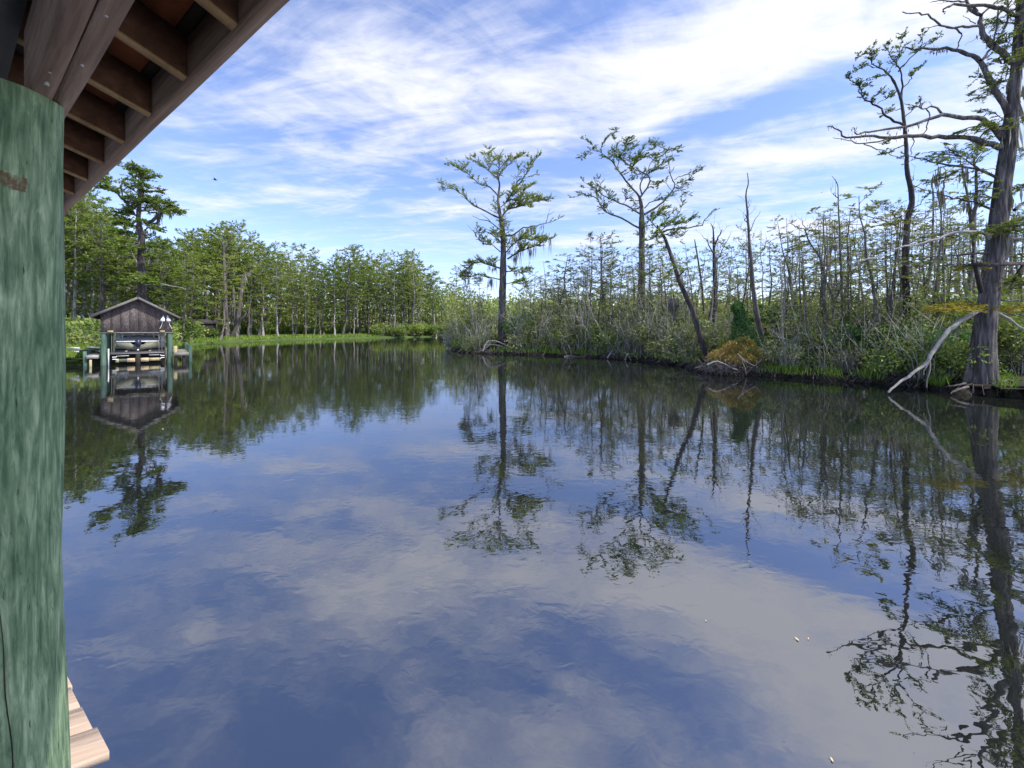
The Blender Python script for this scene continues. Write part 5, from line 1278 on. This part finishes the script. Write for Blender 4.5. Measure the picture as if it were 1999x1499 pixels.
for i in range(96):
    px = 892 + (2040 - 892) * (i + rng.uniform(0, 1)) / 96
    off = rng.uniform(.3, 3.2) if i % 2 else rng.uniform(3, 10)
    D = bank_d(RB_PX, px) + off
    if not clear_of(px, D): continue
    k = rng.random()
    sc = rng.uniform(.6, 1.2) * (1 + off * .10) * (1.35 if px < 1300 else 1.15)
    loc = ((px - 999.5) / FPX * D, D, .28)
    if k < .5: put_shrub(SH[i % 4], f"leafy green shrub {'inland of' if off > 3 else 'along'} the swamp bank, {ORD[i]} from the tip of the point", loc, sc, "green shrubs along the swamp bank")
    elif k < .88: put_shrub(SD[i % 3], f"grey-green twiggy shrub {'inland of' if off > 3 else 'along'} the swamp bank, {ORD[i]} from the tip of the point", loc, sc * 1.1, "grey-green shrubs along the swamp bank")
    else: put_shrub(SK[i % 2], f"dark green shrub {'inland of' if off > 3 else 'along'} the swamp bank, {ORD[i]} from the tip of the point", loc, sc, "dark shrubs along the swamp bank")
for px, D, sc, mt, lb in ((1480 + 1000 / 3, 20, 2.6, SH[0], "broad bright green bush filling the gap before the huge cypress"), (1480 + 1160 / 3, 16.4, 1.1, SH[1], "yellow-green bush at the foot of the huge cypress"), (1480 + 1090 / 3, 17.2, 1.35, SK[0], "dark bush behind the drooping pale limb"), (1480 + 870 / 3, 19.5, 1.5, SK[1], "dark bush at the foot of the slim tufted tree"), (1480 + 640 / 3, 22.5, 2.5, SH[2], "tall green bush behind the pale long limb"), (1145, 38, 1.9, SH[3], "bright lime shrub among grey brush at mid shore"), (1700, 24, 2.9, SD[0], "high pale green thicket bush behind the swamp bank"), (1990, 17.5, 1.5, SD[1], "grey bush beyond the huge cypress trunk")):
    put_shrub(mt, lb, ((px - 999.5) / FPX * D, D, .3), sc, None)
for i in range(78):       # understorey along the left bank
    px = 120 + (905 - 120) * (i + rng.uniform(0, 1)) / 78
    d0 = bank_d(LB_PX, px)
    D = d0 + (rng.uniform(1, 5) if px > 735 else rng.uniform(9, 17) * (.6 + d0 / 110))
    if px < 345: D = max(D, 40 + rng.uniform(0, 8))
    sc = rng.uniform(.7, 1.5) * (1.2 if px > 735 else 1.0)
    mt = (SFD if i % 2 else SF)[i % 3]
    put_shrub(mt, "dense green understorey bush " + ("overhanging the narrow channel, " if px > 735 else "at the foot of the wood, ") + ORD[i] + " from the green pole", ((px - 999.5) / FPX * D, D, .5), sc, "understorey bushes along the narrow channel" if px > 735 else "understorey bushes of the wood on the grassy bank")
for px, py, D, sc, lb in ((140, 690, 33, .75, "light green bush beside the green pole, behind the gangway"), (172, 680, 37, .95, "light green bush between the gangway and the boathouse"), (195, 680, 36, .7, "small light green bush at the boathouse's corner")):
    put_shrub(SF[int(px) % 3], lb, ((px - 999.5) / FPX * D, D, .4), sc, None)

# vine-covered stump and rusty mound
vs = thing("vine_covered_stump", "dark green vine-smothered stump shaped like a cone with a knob on top", "stump", tuple(at(1447, 690, 22.3)))
n_ = 5200
hh = rng.uniform(0, 1, n_) ** 1.15
prof = np.interp(hh, [0, .25, .5, .68, .76, .84, .93, 1.0], [1.08, .84, .53, .33, .25, .31, .28, .04])
a = rng.uniform(0, 6.28, n_); rr = prof * rng.uniform(.75, 1.12, n_) * (1 + .16 * np.sin(a * 3 + hh * 9) + .10 * np.sin(a * 5 - hh * 23))
H_ = 3.15
pc = np.column_stack([np.cos(a) * rr + .05 + .12 * np.sin(hh * 5) - .14 * (hh > .8), np.sin(a) * rr, hh * H_ - .1])
od = np.column_stack([np.cos(a), np.sin(a), np.full(n_, .5)])
MB().leaves(pc, nrm(rng.normal(size=(n_, 3)) + V(0, 0, -.5)), od + rng.normal(size=(n_, 3)) * .5, .11 * rng.uniform(.6, 1.5, n_), .07 * rng.uniform(.7, 1.3, n_)).build("vine_leaves", M['leaf_dark'], vs, kind='stuff')
MB().tube([(0.05, 0, -.6), (0.05, 0, 1.0), (.12, 0, 2.2), (.0, 0, 2.9)], [.45, .30, .16, .09], sides=10).build("stump_core", M['bark_dark'], vs, smooth=True)
mo = thing("rust_mound", "rust-orange mound of dying fern and twigs below the vine-covered stump", "fern mound", tuple(at(1437, 722, 21.6)))
n_ = 5200
lob = np.array([(.45, .1, .75, 1.35), (-.2, .25, .8, 1.15), (-.95, .2, .75, .75), (.95, -.15, .55, .85), (.1, -.45, .7, .65), (-.6, -.4, .6, .5)])
li = rng.choice(len(lob), n_, p=[.26, .22, .17, .13, .12, .10])
a = rng.uniform(0, 6.28, n_); q = np.sqrt(rng.uniform(0, 1, n_)) * rng.uniform(.9, 1.12, n_)
lob = lob * np.array([1.0, .9, .92, 1.0])
x_ = .1 + lob[li, 0] + np.cos(a) * q * lob[li, 2]; y_ = lob[li, 1] + np.sin(a) * q * lob[li, 2] * .8
z_ = lob[li, 3] * np.sqrt(np.maximum(0, 1 - (q * .93) ** 2)) * rng.uniform(.65, 1.22, n_) + .03
MB().leaves(np.column_stack([x_, y_, z_ + .25]), nrm(np.column_stack([x_, y_, -.5 + 0 * x_]) + rng.normal(size=(n_, 3)) * .5), rng.normal(size=(n_, 3)) * .8 + V(0, -.3, 1), .26 * rng.uniform(.5, 1.5, n_), .03).build("fern_fronds", M['leaf_rust'], mo, kind='stuff')
n_ = 420
b0 = np.column_stack([rng.uniform(-1.9, 1.2, n_), rng.uniform(-1.1, .3, n_), rng.uniform(.0, .25, n_)])
d_ = nrm(rng.normal(size=(n_, 3)) + V(0, -.2, .3)); Lg = rng.uniform(.3, .9, n_)[:, None]
MB().tubes(np.stack([b0, b0 + d_ * Lg * .5 + V(0, 0, .08), b0 + d_ * Lg], 1), np.column_stack([np.full(n_, .013), np.full(n_, .01), np.full(n_, .004)]), 3).build("twigs", M['bark_grey'], mo, kind='stuff')

# grey brush thicket along the swamp bank: nobody could count it
n_ = 3000
px = rng.uniform(868, 2050, n_)
D = np.array([bank_d(RB_PX, max(q, 890)) for q in px]) + rng.exponential(4.5, n_) + .25
ok = np.array([clear_of(a_, b_) for a_, b_ in zip(px, D)]); px, D = px[ok], D[ok]; n_ = len(px)
b0 = np.column_stack([(px - 999.5) / FPX * D, D, np.full(n_, .25)])
hgt_ = np.clip(rng.gamma(3.0, .75, n_), .5, 5.5) * np.where((px > 930) & (px < 1350), 1.5, .9) * .85
ln_ = rng.normal(size=(n_, 2)) * .28
tip = b0 + np.column_stack([ln_ * hgt_[:, None], hgt_])
m1 = b0 * .67 + tip * .33 + rng.normal(size=(n_, 3)) * .08 * hgt_[:, None]; m2 = b0 * .33 + tip * .67 + rng.normal(size=(n_, 3)) * .10 * hgt_[:, None]
br = MB().tubes(np.stack([b0, m1, m2, tip], 1), np.column_stack([np.full(n_, .020), np.full(n_, .016), np.full(n_, .011), np.full(n_, .004)]) * (.6 + D / 45)[:, None], 3)
pf = rng.uniform(.3, .95, (n_, 2))[..., None]
sb = (m1[:, None] * (1 - pf) + m2[:, None] * pf).reshape(-1, 3); sdv = nrm(rng.normal(size=(2 * n_, 3)) + V(0, 0, .6)); sl = (np.repeat(hgt_, 2) * rng.uniform(.15, .4, 2 * n_))[:, None]
br.tubes(np.stack([sb, sb + sdv * sl * .5 + V(0, 0, .05), sb + sdv * sl], 1), np.column_stack([np.full(2 * n_, .010), np.full(2 * n_, .008), np.full(2 * n_, .003)]) * (.6 + np.repeat(D, 2) / 45)[:, None], 3)
tag(br.build("brush_thicket", M['brush']), kind='stuff')
# sparse leaves through the thicket
n_ = 100000
px = rng.uniform(868, 2060, n_); D = np.array([bank_d(RB_PX, max(q, 890)) for q in px]) + rng.exponential(6, n_) + .3
ok = np.array([clear_of(a_, b_) for a_, b_ in zip(px, D)]); px, D = px[ok], D[ok]; n_ = len(px)
clump = np.sin(px * .05) * np.sin(px * .017 + 2) * .5 + .6
z_ = .3 + np.abs(rng.normal(size=n_)) * 1.75 * clump * (1 + D / 60)
sz = .05 + D * .0022
MB().leaves(np.column_stack([(px - 999.5) / FPX * D, D, z_]), rng.normal(size=(n_, 3)) + V(0, 0, .2), rng.normal(size=(n_, 3)) * .7 + V(0, 0, 1), sz * rng.uniform(.7, 1.4, n_) * 1.3, sz * .5).build("undergrowth", M['leaf_swamp'])['kind'] = 'stuff'

def grass(name, N, gen, hmin, hmax, w0):
    px, D, z = gen(N)
    h = rng.uniform(hmin, hmax, len(px)); b = np.column_stack([(px - 999.5) / FPX * D, D, z])
    d = nrm(np.column_stack([rng.normal(size=(len(px), 2)) * .35, np.ones(len(px))]))
    nr = np.column_stack([rng.normal(size=(len(px), 2)), np.zeros(len(px)) + .2])
    o = MB().leaves(b + d * (h * .45)[:, None], d, nr, h, w0 * (.4 + D / 60) * rng.uniform(.7, 1.4, len(px))).build(name, M['grass'])
    return tag(o, kind='stuff')
def g_left(N):
    px = rng.uniform(-200, 745, N); d0 = np.array([bank_d(LB_PX, q) for q in px])
    off = rng.uniform(0.1, 1, N) ** 1.4 * (9 + d0 * .12)
    return px, d0 + off, .12 + np.clip(off * .12, 0, .45)
grass("bank_grass", 33000, g_left, .35, .95, .085)
def g_right(N):
    c_ = rng.choice([905, 985, 1030, 1075, 1095, 1140, 1150, 1230, 1300, 1330, 1500, 1530, 1560, 1620, 1700, 1830, 1960], N)
    px = c_ + rng.normal(size=N) * 14; d0 = np.array([bank_d(RB_PX, max(q, 892)) for q in px])
    off = rng.uniform(-.25, 1.6, N)
    return px, d0 + off, .2 + off * .08
grass("sedge_tufts", 4200, g_right, .2, .7, .05)

# roots and dead stems hanging over the undercut edge
n_ = 520
px = rng.choice(rng.uniform(880, 2060, 60), n_) + rng.normal(size=n_) * 7; px = np.clip(px, 880, 2060); D = np.array([bank_d(RB_PX, max(q, 890)) for q in px])
b0 = np.column_stack([(px - 999.5) / FPX * (D + .5), D + .5, rng.uniform(.2, .5, n_)])
L_ = rng.uniform(.5, 1.4, n_)
dx = nrm(np.column_stack([-.75 + rng.normal(size=n_) * .7, -.75 + rng.normal(size=n_) * .5, rng.normal(size=n_) * .2]))
e_ = b0 + dx * L_[:, None]; e_[:, 2] = rng.uniform(-.1, .25, n_)
tag(MB().tubes(np.stack([b0, (b0 + e_) / 2 + V(0, 0, .14), e_], 1), np.column_stack([np.full(n_, .016), np.full(n_, .013), np.full(n_, .006)]) * (.5 + D / 30)[:, None], 4).build("root_fringe", M['bark_grey']), kind='stuff')

# far wood closing the view, one mass
n_ = 26000
cx = rng.uniform(-160, 60, 240); cy = 158 + rng.exponential(25, 240); cz = rng.uniform(3, 17, 240) * np.where(cx > -22, .8, 1.0)
ci = rng.integers(0, 240, n_)
p = np.column_stack([cx, cy, cz])[ci] + rng.normal(size=(n_, 3)) * V(3.2, 2.5, 2.2); p[:, 2] = np.abs(p[:, 2] - .4) + .4
MB().leaves(p, rng.normal(size=(n_, 3)), rng.normal(size=(n_, 3)) * .6 + V(0, 0, 1), 1.1, .55).build("far_woods", M['leaf_forest'])['kind'] = 'stuff'
n_ = 150000      # the inner wood behind both banks
sel = rng.random(n_) < .6
pxx = np.where(sel, rng.uniform(-260, 905, n_), rng.uniform(870, 2150, n_))
dd = np.array([bank_d(LB_PX, q) if s else bank_d(RB_PX, max(q, 890)) for q, s in zip(pxx, sel)])
D = np.where(sel, np.maximum(dd, 44) + 34 + rng.uniform(0, 30, n_), dd + 40 + rng.uniform(0, 30, n_))
hmax = np.where(sel, 2.5 + (HOR - np.interp(pxx, SKY_X, SKY_Y) - 40) / FPX * D, 2.5 + (HOR - 572) / FPX * D)
z_ = .4 + rng.uniform(0, np.where(sel & (rng.random(n_) < .6), .62, 1.0), n_) ** np.where(rng.random(n_) < .5, 1.0, 1.3) * hmax * np.interp(pxx + (D - 60) * 3.1, np.arange(-600, 2700, 23), np.clip(rng.normal(size=144) * .17 + .80, .55, 1.1)) * rng.uniform(.8, 1.08, n_)
MB().leaves(np.column_stack([(pxx - 999.5) / FPX * D, D, z_]), rng.normal(size=(n_, 3)), rng.normal(size=(n_, 3)) * .6 + V(0, 0, 1), .95, .45).build("inner_woods", M['leaf_forest'])['kind'] = 'stuff'

# ------------------------------------------------------------------ roots, logs, drift and small things
def wood_piece(name, label, cat, runs, D, mat='bark_pale', group=None):
    b = at(*runs[0][0][0], D); o = thing(name, label, cat, tuple(b), group=group)
    for pts, r0, r1, dep in runs:
        MB().tube(smooth_path(px_limb(pts, D, dep), None, .01) - b, r0, r1, 6, rough=.1).build("limb", M[mat], o, smooth=True)
    return o
z6p = lambda *q: [(850 + x / 3.998, 560 + y / 4.0) for x, y in q]
wood_piece("uprooted_root", "pale arching roots in front of the cypress at the tip of the point", "root",
    [(z6p((370, 500), (395, 440), (430, 420), (480, 425), (540, 450), (575, 470)), .09, .04, 0), (z6p((395, 455), (440, 450), (500, 460), (560, 475)), .05, .03, 0), (z6p((555, 470), (560, 500), (560, 525)), .06, .04, 0), (z6p((430, 425), (415, 460), (380, 490)), .05, .03, 0), (z6p((500, 450), (485, 480), (490, 510)), .04, .03, 0)], 39.5)
wood_piece("fallen_log", "grey fallen log lying along the waterline at the foot of the grey brush", "log", [(z6p((1005, 545), (1060, 540), (1120, 545), (1190, 550), (1240, 560)), .09, .04, 0), (z6p((1040, 545), (1000, 490), (985, 440), (965, 420)), .05, .02, 0), (z6p((1060, 530), (1040, 460), (1000, 410)), .05, .015, 0)], 35.0, 'bark_grey')
wood_piece("drift_branch", "bleached branch floating on the water in front of the leaning tree", "branch", [(z6p((1675, 660), (1730, 652), (1790, 660), (1850, 650), (1920, 640), (1990, 655)), .05, .03, 0), (z6p((1780, 660), (1830, 665), (1880, 655)), .03, .015, 0), (z6p((1745, 655), (1730, 635)), .025, .01, 0)], 25.5)
wood_piece("fallen_branch", "thin pale dead branches sloping into the water beside the drift branch", "branch", [(z6p((1860, 550), (1820, 510), (1760, 470)), .05, .02, .1), (z6p((1860, 540), (1840, 470), (1810, 410), (1770, 380)), .05, .02, .1)], 27.5)
wood_piece("fallen_branch", "short pale branch propped on the mud beside the clump of white roots", "branch", [(z6p((1340, 555), (1370, 510), (1385, 490)), .06, .02, 0), (z6p((1365, 520), (1400, 530), (1420, 560)), .03, .015, 0)], 32.5)
wood_piece("root_clump", "clump of pale spidery roots at the edge of the mud bank", "root", [(z6p((1480, 570), (1500, 525), (1540, 530), (1600, 570)), .05, .02, 0), (z6p((1500, 530), (1520, 560), (1530, 575)), .04, .02, 0), (z6p((1540, 530), (1570, 550), (1580, 572)), .04, .02, 0), (z6p((1500, 525), (1470, 510), (1460, 530)), .04, .02, 0)], 31.2)
wood_piece("mound_roots", "tangled grey dead limbs hanging over the water below the rust mound", "root", [([(1440, 690), (1455, 705), (1475, 715)], .03, .015, -.1), ([(1448, 700), (1452, 712), (1458, 730)], .03, .01, -.1), ([(1475, 713), (1482, 707), (1488, 700)], .02, .01, -.1), ([(1380, 712), (1400, 705), (1425, 716), (1440, 722)], .04, .015, -.1)], 20.6, 'brush')
wood_piece("fallen_log", "long dark log lying under the bank between the mound and the huge cypress", "log", [([(1540, 729), (1580, 731), (1630, 730), (1665, 727)], .07, .04, 0), ([(1610, 727), (1617, 712), (1622, 690)], .08, .04, 0)], 19.8, 'bark_dark')
wood_piece("cypress_roots", "pale looping roots at the far side of the huge cypress base", "root", [([(1945, 765), (1955, 748), (1968, 742), (1985, 750), (2005, 760)], .06, .03, .05), ([(1960, 748), (1975, 755), (1990, 768)], .04, .02, -.05), ([(1890, 755), (1870, 760), (1855, 768)], .05, .02, -.05), ([(1885, 748), (1868, 752), (1850, 753)], .04, .015, -.05)], 14.6, 'bark_grey')
sw = thing("submerged_stump", "small dark forked stump poking from the water before the swamp bank", "stump", tuple(at(1685, 771, 14.8)))
MB().tube([(-.05, 0, -.3), (-.02, 0, .05), (.0, 0, .13), (.08, 0, .17)], [.09, .07, .05, .02], sides=7, cap=True).build("stub", M['bark_dark'], sw, smooth=True)
MB().tube([(-.03, 0, -.1), (.08, 0, .03), (.18, .02, .08)], [.06, .045, .02], sides=7, cap=True).build("stub", M['bark_dark'], sw, smooth=True)

def float_leaf(px, py, size, label):
    d = wd(py); o = thing("floating_leaf", label, "leaf", ((px - 999.5) / FPX * d, d, .004), rng.uniform(0, 3))
    w = size
    MB().add([(-w, 0, .002), (-w * .4, w * .45, .006), (w * .5, w * .35, .004), (w, 0, .008), (w * .4, -w * .4, .004), (-w * .5, -w * .35, .003)], [[0, 5, 4, 3], [0, 3, 2, 1]]).build("blade", M['tan'], o)
    MB().tube([(w, 0, .006), (w * 1.5, .01, .004)], .0015, .001, 4).build("stem", M['board_yellow'], o)
float_leaf(1624, 1485, .012, "small pale leaf floating near the lower edge below the dark tree reflections")
float_leaf(1556, 1249, .017, "longer pale leaf floating in the bright cloud reflection")
float_leaf(1578, 1248, .009, "tiny pale leaf floating beside the longer leaf")
float_leaf(1378, 1213, .007, "lone speck of a pale leaf floating in the middle of the pond")
float_leaf(318, 838, .04, "pale leaf floating by the boathouse gable's reflection")

bird = thing("bird", "small dark bird gliding high above the wood on the grassy bank", "bird", tuple(at(420, 351, 60)))
mb = MB(); mb.tube([(-.28, 0, 0), (-.15, 0, .02), (.1, 0, .02), (.24, 0, .04), (.32, 0, .03)], [.02, .07, .09, .05, .012], sides=8, cap=True)
for s_ in (-1, 1):
    mb.add([(-.08, s_ * .05, .03), (.12, s_ * .05, .03), (.10, s_ * .35, .12), (-.10, s_ * .75, .10), (-.12, s_ * .35, .10)], [[0, 1, 2, 4], [4, 2, 3, 3][:4]] if False else [[0, 1, 2, 4]]); mb.f.append(np.array([[mb.n - 1, mb.n - 3, mb.n - 2]]))
mb.add([(-.26, .02, .01), (-.26, -.02, .01), (-.45, -.07, .0), (-.45, .07, .0)], [[0, 1, 2, 3]])
mb.build("body", M['black'], bird)
bird.rotation_euler = (0, 0, .5)
